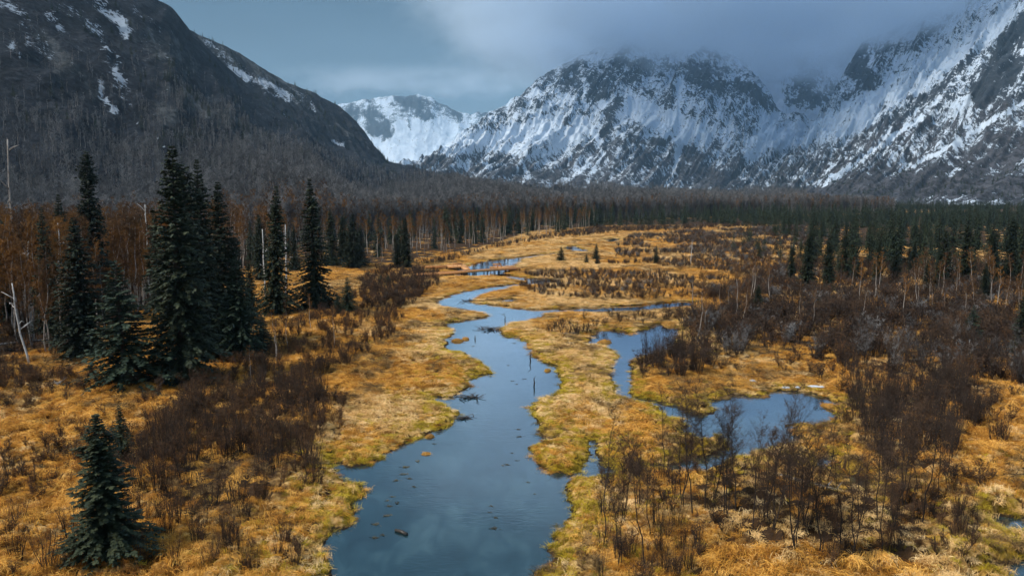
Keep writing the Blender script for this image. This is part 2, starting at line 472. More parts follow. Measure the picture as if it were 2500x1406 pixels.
PONDS = [
    [(1378,604),(1397,599),(1410,606),(1429,609),(1429,615),(1410,614),(1384,607)],
    [(1480,583),(1500,580),(1512,586),(1490,591)],
    [(1225,733),(1240,728),(1252,730),(1240,736)],
    [(2004,1112),(2044,1111),(2040,1123),(2008,1145),(1994,1134)],
    [(2055,1163),(2080,1156),(2123,1163),(2127,1184),(2094,1188),(2062,1177)],
    [(2404,1260),(2458,1255),(2505,1256),(2650,1258),(2650,1312),(2500,1301),(2451,1292),(2418,1278)],
    [(2433,1372),(2476,1366),(2512,1361),(2700,1355),(2700,1480),(2500,1480),(2454,1402)],
]
POLYS = [G(np.array(p, float)[:, 0], np.array(p, float)[:, 1], 0.12)[:, :2] for p in [RIVER] + PONDS]

def _sd(pts, poly):
    a = poly; b = np.roll(poly, -1, 0)
    out = np.empty(len(pts))
    ch = 4000
    ab = b - a; l2 = (ab ** 2).sum(1) + 1e-12
    for i in range(0, len(pts), ch):
        p = pts[i:i + ch]
        ap = p[:, None, :] - a[None]
        t = np.clip((ap * ab[None]).sum(2) / l2, 0, 1)
        d2 = ((ap - t[..., None] * ab[None]) ** 2).sum(2).min(1)
        cond = (a[None, :, 1] > p[:, None, 1]) != (b[None, :, 1] > p[:, None, 1])
        xi = a[None, :, 0] + (p[:, None, 1] - a[None, :, 1]) * ab[None, :, 0] / np.where(np.abs(ab[None, :, 1]) < 1e-12, 1e-12, ab[None, :, 1])
        inside = (np.sum(cond & (p[:, None, 0] < xi), 1) % 2) == 1
        d = np.sqrt(d2)
        out[i:i + ch] = np.where(inside, -d, d)
    return out

_bb = [(p.min(0) - 30, p.max(0) + 30) for p in POLYS]

def shore_d(x, y):
    """metres to the water's edge, negative in the water (capped at 30)"""
    x = np.asarray(x, float).ravel(); y = np.asarray(y, float).ravel()
    wx = x + 1.1 * (fbm(x * 0.9, y * 0.9, 91, 4, 2.2, 0.6) - 0.5)
    wy = y + 1.1 * (fbm(x * 0.9, y * 0.9, 92, 4, 2.2, 0.6) - 0.5)
    p = np.stack([wx, wy], 1)
    d = np.full(len(p), 30.0)
    for poly, (lo, hi) in zip(POLYS, _bb):
        s = np.nonzero(((p > lo) & (p < hi)).all(1))[0]
        if len(s):
            d[s] = np.minimum(d[s], _sd(p[s], poly) - np.clip((p[s, 1] - 48) * 0.019, 0.0, 0.9))
    return d

def in_px(poly, x, y):
    """is the ground point inside a region outlined in photograph pixels"""
    g = G(np.array(poly, float)[:, 0], np.array(poly, float)[:, 1])[:, :2]
    return _sd(np.stack([x, y], 1), g) < 0

def tussocks(x, y):
    """height and hollowness of the tussock relief: coarse in the meadows, finer on the river flats"""
    wx = x + 0.5 * (vn(x * 1.3, y * 1.3, 21) - 0.5); wy = y + 0.5 * (vn(x * 1.3, y * 1.3, 22) - 0.5)
    coarse = np.clip(sstep(-9, -17, x + 0.12 * (y - 60)) + sstep(9, 14, x) * sstep(78, 62, y) + sstep(36, 44, x), 0, 1)
    a1, a2 = voro(wx, wy, 1.7, 31)
    b1, b2 = voro(wx, wy, 0.8, 32)
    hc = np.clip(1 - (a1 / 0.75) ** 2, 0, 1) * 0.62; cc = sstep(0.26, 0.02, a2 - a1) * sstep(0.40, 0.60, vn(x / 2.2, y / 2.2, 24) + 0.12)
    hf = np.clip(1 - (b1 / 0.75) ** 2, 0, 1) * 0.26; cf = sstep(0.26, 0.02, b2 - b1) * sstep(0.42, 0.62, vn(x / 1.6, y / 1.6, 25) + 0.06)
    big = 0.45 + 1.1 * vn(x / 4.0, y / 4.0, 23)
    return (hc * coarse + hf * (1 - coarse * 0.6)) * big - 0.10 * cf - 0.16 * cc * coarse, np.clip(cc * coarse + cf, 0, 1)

def ground_h(x, y, d=None, full=False):
    x = np.asarray(x, float); y = np.asarray(y, float)
    if d is None:
        d = shore_d(x, y).reshape(x.shape)
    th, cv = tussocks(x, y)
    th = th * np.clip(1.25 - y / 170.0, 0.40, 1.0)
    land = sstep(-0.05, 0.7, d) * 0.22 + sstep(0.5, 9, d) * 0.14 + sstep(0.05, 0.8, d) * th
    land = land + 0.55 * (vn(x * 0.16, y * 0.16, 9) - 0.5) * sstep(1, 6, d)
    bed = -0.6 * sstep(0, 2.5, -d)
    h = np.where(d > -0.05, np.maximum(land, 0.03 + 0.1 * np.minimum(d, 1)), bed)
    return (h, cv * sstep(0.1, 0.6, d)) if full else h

# regions in which the ground is litter and peat rather than grass (photograph pixels)
THICKETS = [
    [(330,1120),(430,1020),(560,960),(760,930),(800,1000),(770,1130),(700,1240),(560,1300),(350,1310)],
    [(1545,900),(1570,870),(1650,840),(1700,860),(1730,915),(1660,935),(1560,930)],
    [(1680,800),(1750,770),(2000,745),(2200,760),(2500,790),(2700,900),(2500,965),(2400,975),(2080,930),(2050,900),(1800,900),(1730,880)],
    [(2070,960),(2380,950),(2390,1060),(2300,1200),(2150,1190),(2080,1030)],
    [(1500,1230),(1700,1200),(1850,1170),(2000,1190),(2300,1200),(2350,1260),(2250,1420),(1900,1420),(1700,1300)],
    [(-200,900),(-200,600),(700,590),(1250,545),(2700,510),(2700,620),(1950,600),(1900,548),(1500,552),(1300,566),(1200,600),(1000,645),(750,655),(640,650),(420,720),(150,870)],
]

# ------------------------------------------------------------------ ground and river
def build_ground():
    ys = [17.0]
    while ys[-1] < 15000:
        y = ys[-1]
        r = 0.0052 if y < 130 else (0.0065 if y < 320 else (0.014 if y < 700 else 0.05))
        ys.append(y * (1 + r))
    ys = np.array(ys)
    tx = np.concatenate([np.linspace(-1.9, -0.95, 22)[:-1], np.linspace(-0.95, 0.95, 520), np.linspace(0.95, 1.9, 22)[1:]])
    Y, T = np.meshgrid(ys, tx, indexing='ij')
    X = Y * T
    d = shore_d(X, Y).reshape(X.shape)
    Z, cv = ground_h(X, Y, d, True)
    soil = np.zeros(X.size)
    xf, yf = X.ravel(), Y.ravel()
    near = np.nonzero(yf < 900)[0]
    for poly in THICKETS:
        g = G(np.array(poly, float)[:, 0], np.array(poly, float)[:, 1])[:, :2]
        sd = _sd(np.stack([xf[near], yf[near]], 1), g)
        soil[near] = np.maximum(soil[near], sstep(3, -4, sd))
    soil[yf >= 700] = np.maximum(soil[yf >= 700], sstep(700, 900, yf[yf >= 700]))
    ny, nx = X.shape
    idx = np.arange(ny * nx).reshape(ny, nx)
    F = np.stack([idx[:-1, :-1], idx[:-1, 1:], idx[1:, 1:], idx[1:, :-1]], -1).reshape(-1, 4)
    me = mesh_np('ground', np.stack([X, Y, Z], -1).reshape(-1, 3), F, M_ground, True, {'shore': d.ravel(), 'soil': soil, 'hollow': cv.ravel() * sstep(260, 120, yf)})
    link('ground', me, kind='structure')
    # the water: one level sheet under the marsh
    V = []
    for y in np.geomspace(17.2, 560, 40):
        for t in np.linspace(-0.95, 0.95, 30):
            V.append((y * t, y, 0))
    idx = np.arange(40 * 30).reshape(40, 30)
    F = np.stack([idx[:-1, :-1], idx[:-1, 1:], idx[1:, 1:], idx[1:, :-1]], -1).reshape(-1, 4)
    link('river', mesh_np('river', np.array(V), F, M_water, True), kind='structure')
build_ground()

# ------------------------------------------------------------------ mountains
def mat_mountain(name, rock_a, rock_b, snow_lo, streak, scrub=(0.035, 0.036, 0.042), th=0.52, spec_scrub=0.0):
    """snow lying in the gullies and on the fans, rock on the ribs, scrub towards the foot"""
    m, nt, b = new_mat(name)
    geo = nt.nodes.new('ShaderNodeNewGeometry')
    pos = geo.outputs['Position']
    uv = attr_n(nt, 'uvm', True)
    gul = attr_n(nt, 'gul'); bias = attr_n(nt, 'bias'); alt = attr_n(nt, 'alt')
    s1 = noise_n(nt, mapping(nt, uv, (streak, streak * 0.24, 1)), 1.0, 9, 0.70, 0.9)
    f1 = noise_n(nt, pos, 0.012, 8, 0.68)
    f2 = noise_n(nt, pos, 0.06, 7, 0.74)
    v = math_n(nt, 'ADD', math_n(nt, 'MULTIPLY', gul, 0.40), math_n(nt, 'MULTIPLY', s1, 1.45))
    v = math_n(nt, 'ADD', v, math_n(nt, 'MULTIPLY', f1, 1.1))
    v = math_n(nt, 'ADD', v, math_n(nt, 'MULTIPLY', f2, 1.7))
    v = math_n(nt, 'SUBTRACT', v, 1.85)
    v = math_n(nt, 'ADD', v, math_n(nt, 'MULTIPLY', bias, 1.15))
    rockf = mrange(nt, v, th - 0.04, th + 0.04)
    # thin rock ribs and stone runs down the fall line
    s2 = noise_n(nt, mapping(nt, uv, (streak * 1.9, streak * 0.22, 1)), 1.0, 5, 0.6, 0.35)
    rib = mrange(nt, math_n(nt, 'ABSOLUTE', math_n(nt, 'SUBTRACT', s2, 0.5)), 0.030, 0.006)
    gate = mrange(nt, math_n(nt, 'ADD', v, math_n(nt, 'MULTIPLY', f2, 0.5)), th + 0.02, th + 0.22)
    rockf = math_n(nt, 'MAXIMUM', rockf, math_n(nt, 'MULTIPLY', rib, gate))
    stip = mrange(nt, math_n(nt, 'ADD', noise_n(nt, pos, 0.11, 4, 0.8), math_n(nt, 'MULTIPLY', v, 0.35)), 0.82, 0.92)
    rockf = math_n(nt, 'MAXIMUM', rockf, math_n(nt, 'MULTIPLY', stip, 0.85))
    rock = ramp(nt, f2, [(0.38, rock_a), (0.62, rock_b)])
    # thin snow over scrub lower down
    low = mrange(nt, alt, snow_lo[1], snow_lo[0])
    sp = noise_n(nt, mapping(nt, pos, (0.045, 0.045, 0.028)), 1.0, 9, 0.8)
    sp = math_n(nt, 'ADD', math_n(nt, 'MULTIPLY', math_n(nt, 'SUBTRACT', sp, 0.5), 2.6), 0.5)
    sp = math_n(nt, 'ADD', sp, math_n(nt, 'MULTIPLY', math_n(nt, 'SUBTRACT', s1, 0.5), 1.2))
    sp = math_n(nt, 'ADD', sp, math_n(nt, 'MULTIPLY', bias, 0.7))
    sp = math_n(nt, 'ADD', sp, math_n(nt, 'MULTIPLY', low, 0.19))
    scr = mrange(nt, sp, 0.50, 0.66)
    snow = ramp(nt, f1, [(0.3, (0.40, 0.49, 0.60)), (0.7, (0.58, 0.66, 0.76))])
    c = mixc(nt, rockf, snow, rock)
    scrub_c = ramp(nt, f2, [(0.40, tuple(x * 0.45 for x in scrub)), (0.60, tuple(x * 2.2 for x in scrub))])
    c = mixc(nt, math_n(nt, 'MULTIPLY', scr, mrange(nt, low, 0.02, 0.30)), c, scrub_c)
    nt.links.new(c, b.inputs['Base Color'])
    b.inputs['Roughness'].default_value = 0.9
    b.inputs['Specular IOR Level'].default_value = 0.1
    bp = nt.nodes.new('ShaderNodeBump')
    bp.inputs['Strength'].default_value = 0.8; bp.inputs['Distance'].default_value = 18.0
    nt.links.new(math_n(nt, 'ADD', f1, math_n(nt, 'MULTIPLY', f2, 0.35)), bp.inputs['Height'])
    nt.links.new(bp.outputs['Normal'], b.inputs['Normal'])
    return m

def mat_wooded(name):
    """bare scrub and woodland on a steep slope, outcrops, a little snow"""
    m, nt, b = new_mat(name)
    geo = nt.nodes.new('ShaderNodeNewGeometry')
    pos = geo.outputs['Position']
    uv = attr_n(nt, 'uvm', True)
    gul = attr_n(nt, 'gul'); bias = attr_n(nt, 'bias'); rb = attr_n(nt, 'rock')
    f1 = noise_n(nt, pos, 0.03, 7, 0.65)
    f2 = noise_n(nt, pos, 0.22, 6, 0.72)
    s1 = noise_n(nt, mapping(nt, uv, (26, 7, 1)), 1.0, 7, 0.7, 0.4)
    col = ramp(nt, math_n(nt, 'ADD', math_n(nt, 'MULTIPLY', f2, 0.65), math_n(nt, 'MULTIPLY', f1, 0.35)),
               [(0.38, (0.004, 0.006, 0.009)), (0.5, (0.015, 0.018, 0.025)), (0.62, (0.046, 0.051, 0.062))])
    rock = ramp(nt, math_n(nt, 'ADD', math_n(nt, 'MULTIPLY', s1, 0.6), math_n(nt, 'MULTIPLY', f2, 0.4)),
                [(0.40, (0.005, 0.007, 0.010)), (0.5, (0.030, 0.035, 0.040)), (0.61, (0.115, 0.122, 0.130))])
    rv = math_n(nt, 'ADD', math_n(nt, 'ADD', math_n(nt, 'MULTIPLY', gul, 0.35), math_n(nt, 'MULTIPLY', s1, 0.5)), math_n(nt, 'ADD', math_n(nt, 'MULTIPLY', f1, 0.4), rb))
    c = mixc(nt, mrange(nt, rv, 0.76, 0.90), col, rock)
    sv = math_n(nt, 'ADD', math_n(nt, 'ADD', math_n(nt, 'MULTIPLY', f2, 1.3), math_n(nt, 'MULTIPLY', f1, 0.8)), math_n(nt, 'SUBTRACT', math_n(nt, 'MULTIPLY', bias, 0.95), 0.55))
    c = mixc(nt, mrange(nt, sv, 0.76, 0.84), c, (0.36, 0.42, 0.50))
    nt.links.new(c, b.inputs['Base Color'])
    b.inputs['Roughness'].default_value = 0.95
    b.inputs['Specular IOR Level'].default_value = 0.1
    bp = nt.nodes.new('ShaderNodeBump')
    bp.inputs['Strength'].default_value = 1.0; bp.inputs['Distance'].default_value = 5.0
    nt.links.new(math_n(nt, 'ADD', f2, f1), bp.inputs['Height'])
    nt.links.new(bp.outputs['Normal'], b.inputs['Normal'])
    return m

def strokes(pts, S, warp=11.0):
    """sum of soft strokes given as photograph polylines: (points, radius, value)"""
    px = proj(pts)
    n1 = fbm(px[:, 0] / 15.0, px[:, 1] / 15.0, 51, 4, 2.03, 0.6) - 0.5
    n2 = fbm(px[:, 0] / 15.0, px[:, 1] / 15.0, 71, 4, 2.03, 0.6) - 0.5
    px = px + warp * 2 * np.stack([n1, n2], 1)
    out = np.zeros(len(pts))
    for line, rad, val in S:
        L = np.array(line, float)
        best = np.full(len(pts), 1e9)
        if len(L) == 1:
            best = np.hypot(*(px - L[0]).T)
        for a, b in zip(L[:-1], L[1:]):
            ab = b - a
            t = np.clip(((px - a) @ ab) / (ab @ ab + 1e-9), 0, 1)
            best = np.minimum(best, np.hypot(*(px - (a + t[:, None] * ab)).T))
        out += val * sstep(rad, rad * 0.35, best)
    return out

def ridge(name, cols, nu, nv, mat, expo=1.25, amp=60, gfreq=9.0, seed=1, jag=12, S=(), R=None, back=0.35, smooth_crest=0.012, vcut=0.0, foot_z=-2.0, crag=0.0, cs=90.0):
    """a mountain flank from a crest line to a foot line, with its far side; cols = [(crest xyz, foot xyz)]"""
    C = np.array([c for c, f in cols]); Fo = np.array([f for c, f in cols])
    seg = np.concatenate([[0], np.cumsum(np.linalg.norm(np.diff((C + Fo) / 2, axis=0), axis=1))])
    L = seg[-1]; seg /= L
    u = np.linspace(0, 1, nu)
    def interp(A):
        B = np.stack([np.interp(u, seg, A[:, k]) for k in range(3)], 1)
        w = max(1, int(smooth_crest * nu)); ker = np.hanning(2 * w + 1); ker /= ker.sum()
        Bp = np.pad(B, ((w, w), (0, 0)), mode='edge')
        return np.stack([np.convolve(Bp[:, k], ker, 'valid') for k in range(3)], 1)
    C = interp(C); Fo = interp(Fo)
    nb = max(6, int(nv * 0.12))
    v = np.concatenate([np.linspace(0, 1, nv), 1 + np.linspace(0, back, nb + 1)[1:]])
    U, V = np.meshgrid(u, v, indexing='ij')
    XY = Fo[:, None, :2] + (C - Fo)[:, None, :2] * V[..., None]
    Wv = np.where(V <= 1, np.clip(V, 0, 1) ** expo, 1 - (V - 1) * 1.6)
    Z = Fo[:, None, 2] + (C - Fo)[:, None, 2] * Wv
    um = U * L
    slen = np.linalg.norm((C - Fo), axis=1)[:, None]
    vm = V * slen
    warp = (fbm(um / L * 7, V * 3, seed + 40, 3) - 0.5) * 0.06 * L
    gu = (um + warp) / L * gfreq
    g = ridged(gu, V * 1.1, seed, 5, 2.15, 0.55)
    g2 = fbm(um / 160.0, vm / 160.0, seed + 9, 5)
    env = np.sin(np.clip(V, 0, 1) * np.pi) ** 0.6 * 0.85 + 0.15 * np.clip(V, 0, 1)
    env = np.where(V > 1, 0.15, env)
    Z = Z + env * amp * (g - 0.55) * 2 + env * amp * 0.7 * (g2 - 0.5)
    if crag:
        wu = um + 0.4 * cs * (fbm(um / cs, vm / cs, seed + 61, 3) - 0.5)
        Z = Z + env * crag * 2 * (ridged(wu / cs, vm / cs * 0.6, seed + 60, 4, 2.1, 0.55) - 0.55)
    jg = (fbm(um / 90.0, um * 0, seed + 3, 4) - 0.5) * 2 * jag
    Z = Z + jg * np.clip(V, 0, 1) ** 3
    Z[:, 0] = foot_z if foot_z is not None else Z[:, 0]
    pts = np.stack([XY[..., 0], XY[..., 1], Z], -1)
    flat = pts.reshape(-1, 3)
    idx = np.arange(flat.shape[0]).reshape(U.shape)
    F = np.stack([idx[:-1, :-1], idx[1:, :-1], idx[1:, 1:], idx[:-1, 1:]], -1).reshape(-1, 4)
    at = {'gul': g.ravel(), 'alt': flat[:, 2], 'bias': strokes(flat, S), 'uvm': np.stack([um.ravel() / 1000, vm.ravel() / 1000, 0 * um.ravel()], 1)}
    if R is not None:
        at['rock'] = strokes(flat, R)
    o = link(name, mesh_np(name, flat, F, mat, True, at), kind='structure')
    return pts, V

def pc(px, py, D): return P(float(px), float(py), float(D))
def gz(px, py, z=0.0): return G(float(px), float(py), z)
def fz(px, D, z=-2.0):
    p = P(float(px), HOR, float(D)); p[2] = z
    return p

M1 = M2 = None
if DO['mount']:
    MW = mat_wooded('wooded_slope')
    M1cols = [(pc(-700, -420, 760), gz(-700, 650)), (pc(-300, -280, 820), gz(-250, 635)), (pc(50, -170, 900), gz(0, 625)), (pc(250, -70, 1000), gz(200, 618)),
              (pc(385, 0, 1080), gz(400, 610)), (pc(430, 30, 1150), gz(550, 604)), (pc(475, 88, 1230), gz(700, 596)), (pc(560, 165, 1330), gz(820, 590)),
              (pc(660, 250, 1450), gz(950, 580)), (pc(800, 350, 1600), gz(1080, 568)), (pc(920, 394, 1800), gz(1230, 556)),
              (pc(1100, 431, 2100), gz(1400, 546)), (pc(1350, 461, 2400), gz(1600, 536)), (pc(1700, 476, 2700), gz(1850, 528)), (pc(2000, 479, 2900), gz(2200, 522))]
    M1, M1V = ridge('wooded_hillside', M1cols, 430, 220, MW, expo=1.55, amp=28, gfreq=13, seed=3, jag=3.5, crag=9, cs=55.0,
        S=[([(240,190),(245,225),(262,250),(285,275)], 11, 0.42), ([(240,0),(262,30),(290,60),(300,80)], 26, 0.30), ([(120,35),(140,55),(150,75)], 18, 0.30),
           ([(25,60),(30,110),(45,140)], 10, 0.34), ([(60,105),(62,108)], 8, 0.4), ([(210,60),(250,90)], 14, 0.25), ([(290,30),(310,80)], 16, 0.26),
           ([(250,105),(290,140)], 8, 0.33), ([(285,160),(300,200)], 12, 0.27), ([(320,290),(330,296)], 6, 0.4), ([(370,340),(400,355)], 6, 0.38), ([(180,250),(184,256)], 6, 0.4), ([(5,10),(60,30)], 14, 0.22), ([(330,30),(380,70)], 22, 0.16), ([(150,20),(230,60)], 30, 0.17), ([(60,60),(120,130)], 30, 0.15), ([(260,130),(310,260)], 26, 0.17), ([(340,90),(430,180)], 30, 0.12)],
        R=[([(100,100),(170,170),(230,240)], 45, 0.26), ([(300,60),(420,120)], 50, 0.2), ([(470,240),(640,330)], 40, 0.16), ([(20,150),(80,230)], 40, 0.18), ([(420,130),(460,170)], 45, 0.18), ([(350,170),(440,260)], 60, 0.16), ([(430,20),(465,85)], 25, 0.22), ([(360,260),(420,300)], 30, 0.12),
           ([(700,420),(1000,470)], 80, -0.5), ([(0,300),(500,420)], 90, -0.5), ([(1000,470),(1800,490)], 60, -0.6)], foot_z=None)
    M2cols = [(pc(280, -20, 1500), fz(520, 1150, 40)), (pc(400, 45, 1520), fz(620, 1200, 40)), (pc(480, 85, 1550), fz(700, 1250, 35)), (pc(560, 116, 1600), fz(780, 1300, 30)),
              (pc(640, 163, 1680), fz(840, 1360, 30)), (pc(700, 203, 1740), fz(890, 1420, 25)), (pc(760, 224, 1800), fz(930, 1480, 20)), (pc(830, 258, 1860), fz(970, 1540, 15)),
              (pc(870, 300, 1900), fz(1000, 1600, 10)), (pc(903, 358, 1930), fz(1030, 1700, 5)), (pc(950, 396, 1990), fz(1060, 1780, 2)), (pc(1060, 430, 2100), fz(1120, 1900, 0))]
    M2, M2V = ridge('rocky_spur', M2cols, 300, 150, MW, expo=0.95, amp=14, gfreq=12, seed=8, jag=4, crag=9, cs=50.0,
        S=[([(500,105),(560,150),(620,190),(680,225),(730,235)], 24, 0.19), ([(490,125),(500,135)], 10, 0.4), ([(560,170),(600,190)], 14, 0.28), ([(585,235),(595,245)], 8, 0.38),
           ([(600,275),(604,282)], 7, 0.4), ([(670,270),(700,300)], 12, 0.26), ([(720,310),(730,320)], 8, 0.3), ([(760,250),(770,270)], 8, 0.28), ([(810,345),(840,352)], 9, 0.3), ([(640,195),(700,240)], 14, 0.2)],
        R=[([(500,95),(640,185),(740,240)], 30, 0.25), ([(820,280),(890,350)], 40, 0.1)], foot_z=None)

    MA = mat_mountain('snowy_rock', (0.012, 0.017, 0.024), (0.042, 0.050, 0.062), (40, 280), 22.0, th=0.61)
    D3 = [(960, 412, 4150, 860), (1040, 388, 4200, 880), (1100, 345, 4300, 895), (1200, 290, 4500, 915), (1270, 243, 4600, 945), (1345, 176, 4700, 990), (1400, 155, 4750, 1035), (1480, 116, 4800, 1120),
          (1560, 90, 4900, 1215), (1640, 78, 4900, 1320), (1720, 92, 4800, 1425), (1790, 140, 4650, 1515), (1840, 190, 4500, 1585), (1875, 226, 4350, 1640), (1900, 266, 4300, 1690), (1950, 290, 4400, 1740), (2010, 296, 4500, 1790), (2090, 290, 4580, 1850)]
    M3, _ = ridge('snowy_peak', [(pc(a, b_, D), fz(f, 2300, -2)) for a, b_, D, f in D3], 520, 250, MA, expo=1.3, amp=95, gfreq=17, seed=21, jag=34, crag=26,
        S=[([(1345,185),(1260,250),(1200,290)], 16, 0.05), ([(1400,185),(1480,180),(1560,170)], 42, 0.20), ([(1380,210),(1440,240)], 30, 0.12), ([(1440,200),(1500,240)], 30, 0.18), ([(1600,165),(1680,175),(1760,190)], 40, 0.14), ([(1560,215),(1620,250)], 30, 0.13), ([(1700,190),(1760,230),(1800,215)], 34, 0.12), ([(1800,205),(1850,225),(1880,268)], 18, 0.24), ([(1860,260),(1890,300)], 12, 0.12),
           ([(1490,270),(1480,330)], 14, 0.14), ([(1425,195),(1428,260)], 9, -0.30), ([(1340,330),(1200,360),(1120,370)], 60, -0.22), ([(1420,300),(1330,400)], 26, -0.16), ([(1560,260),(1640,300),(1700,330)], 46, -0.20), ([(1500,235),(1470,260)], 12, -0.3), ([(1660,190),(1660,260)], 12, -0.2), ([(1880,290),(1870,330),(1840,370)], 30, -0.34), ([(1950,310),(1900,350)], 30, -0.3),
           ([(1440,400),(1400,430),(1335,455)], 6, -0.5), ([(1460,330),(1470,380),(1440,430),(1425,470)], 7, -0.4), ([(1660,360),(1650,400),(1625,470)], 6, -0.45), ([(1470,455),(1480,470)], 8, -0.4), ([(1625,455),(1618,475)], 7, -0.4),
           ([(1060,395),(1130,385),(1180,380),(1240,390)], 16, 0.22), ([(1600,350),(1630,345)], 14, 0.3), ([(1670,370),(1710,380)], 20, 0.2), ([(1560,380),(1640,420),(1760,440)], 30, 0.10), ([(1150,400),(1250,430)], 25, 0.1), ([(1700,420),(1790,430)], 26, 0.12), ([(1300,415),(1420,440)], 22, 0.12), ([(1200,420),(1180,395)], 8, -0.3), ([(1280,395),(1290,440)], 6, -0.3)])
    D4 = [(2015, 262, 4700, 1790, 3300), (2060, 225, 4600, 1805, 3250), (2085, 135, 4350, 1820, 3100), (2110, 108, 4250, 1835, 3000), (2200, 66, 4000, 1865, 2800), (2320, 10, 3700, 1920, 2500), (2440, -50, 3350, 1995, 2250), (2560, -120, 3050, 2085, 2000), (2800, -260, 2700, 2330, 1750), (3200, -420, 2300, 2850, 1450)]
    M4, _ = ridge('snowy_valley_wall', [(pc(a, b_, D), fz(f, Df * 0.68, -2)) for a, b_, D, f, Df in D4], 460, 250, MA, expo=1.45, amp=80, gfreq=17, seed=33, jag=26, crag=24,
        S=[([(2100,120),(2080,170),(2130,200)], 34, 0.26), ([(2150,120),(2240,110)], 22, 0.14), ([(2070,240),(2120,210)], 14, 0.12), ([(2250,90),(2330,40)], 18, 0.10), ([(2500,60),(2440,130),(2400,230)], 36, 0.30), ([(2490,150),(2440,215),(2390,250)], 26, 0.24), ([(2500,240),(2430,260)], 24, 0.10),
           ([(2150,260),(2190,300)], 24, 0.14), ([(2120,330),(2240,250)], 20, 0.10), ([(2330,180),(2260,240)], 16, 0.12),
           ([(2300,150),(2180,230),(2060,300),(1930,330)], 46, -0.26), ([(2460,40),(2330,140)], 30, -0.24), ([(2430,290),(2300,370),(2180,425)], 6, -0.55), ([(2250,285),(2120,380),(2000,455)], 7, -0.50), ([(2500,250),(2420,295)], 8, -0.4), ([(2320,425),(2345,415)], 8, -0.4), ([(2200,360),(2170,400)], 5, -0.3),
           ([(2500,340),(2300,430),(2050,465)], 50, 0.14), ([(2500,450),(1900,478)], 24, 0.5), ([(1900,420),(2000,400)], 30, 0.05)])
    MB_ = mat_mountain('snowfield_rock', (0.028, 0.036, 0.042), (0.080, 0.090, 0.100), (-900, -600), 9.0, th=0.66)
    MG = mat_mountain('glacier_rock', (0.020, 0.028, 0.036), (0.060, 0.072, 0.085), (-900, -600), 6.0, th=0.60)
    D5 = [(1660, 150, 5050, 1700), (1740, 130, 5050, 1760), (1820, 112, 5000, 1810), (1900, 88, 5000, 1850), (1960, 80, 5000, 1880), (2020, 100, 4950, 1910), (2080, 70, 4950, 1940), (2160, 40, 4900, 1980), (2260, 0, 4900, 2040)]
    ridge('snow_cirque', [(pc(a, b_, D), pc(f + 60, 345, 4620)) for a, b_, D, f in D5], 240, 160, MB_, expo=1.3, amp=60, gfreq=7, seed=47, jag=24, crag=16,
        S=[([(1930,205),(1990,190),(2030,215)], 34, 0.16), ([(1920,235),(2010,245)], 24, 0.13), ([(1800,155),(1860,150),(1960,150)], 24, 0.16), ([(2060,140),(2080,180)], 20, 0.1), ([(1880,200),(1900,260)], 30, -0.4), ([(2040,180),(2070,240)], 26, -0.3), ([(1940,290),(2000,290)], 30, -0.3)], foot_z=None)
    D6 = [(700, 300, 9000), (790, 268, 9000), (840, 252, 9000), (880, 250, 9000), (930, 240, 9000), (980, 232, 9000), (1030, 238, 9100), (1075, 250, 9200), (1110, 276, 9200), (1150, 285, 9200), (1200, 268, 9300), (1260, 240, 9400), (1400, 210, 9500)]
    ridge('glacier_mountain', [(pc(a, b_, D), pc(a * 0.8 + 190, 432, 7200)) for a, b_, D in D6], 260, 130, MG, expo=1.05, amp=60, gfreq=6, seed=58, jag=40,
        S=[([(860,270),(930,290),(945,320)], 24, 0.30), ([(905,310),(940,330)], 22, 0.28), ([(980,245),(1040,255)], 20, 0.22), ([(1025,275),(1050,285)], 13, 0.24), ([(1105,275),(1122,285)], 10, 0.4), ([(995,300),(1000,320)], 5, 0.35), ([(1190,280),(1200,290)], 10, 0.3), ([(1150,308),(1180,312)], 8, 0.25),
           ([(900,370),(1000,380),(1100,340)], 50, -0.3), ([(960,320),(1080,310)], 30, -0.25)], foot_z=None)

# ------------------------------------------------------------------ vegetation builders
RNG = np.random.default_rng(7)
def rv(n, lo, hi, r): return r.uniform(lo, hi, n)

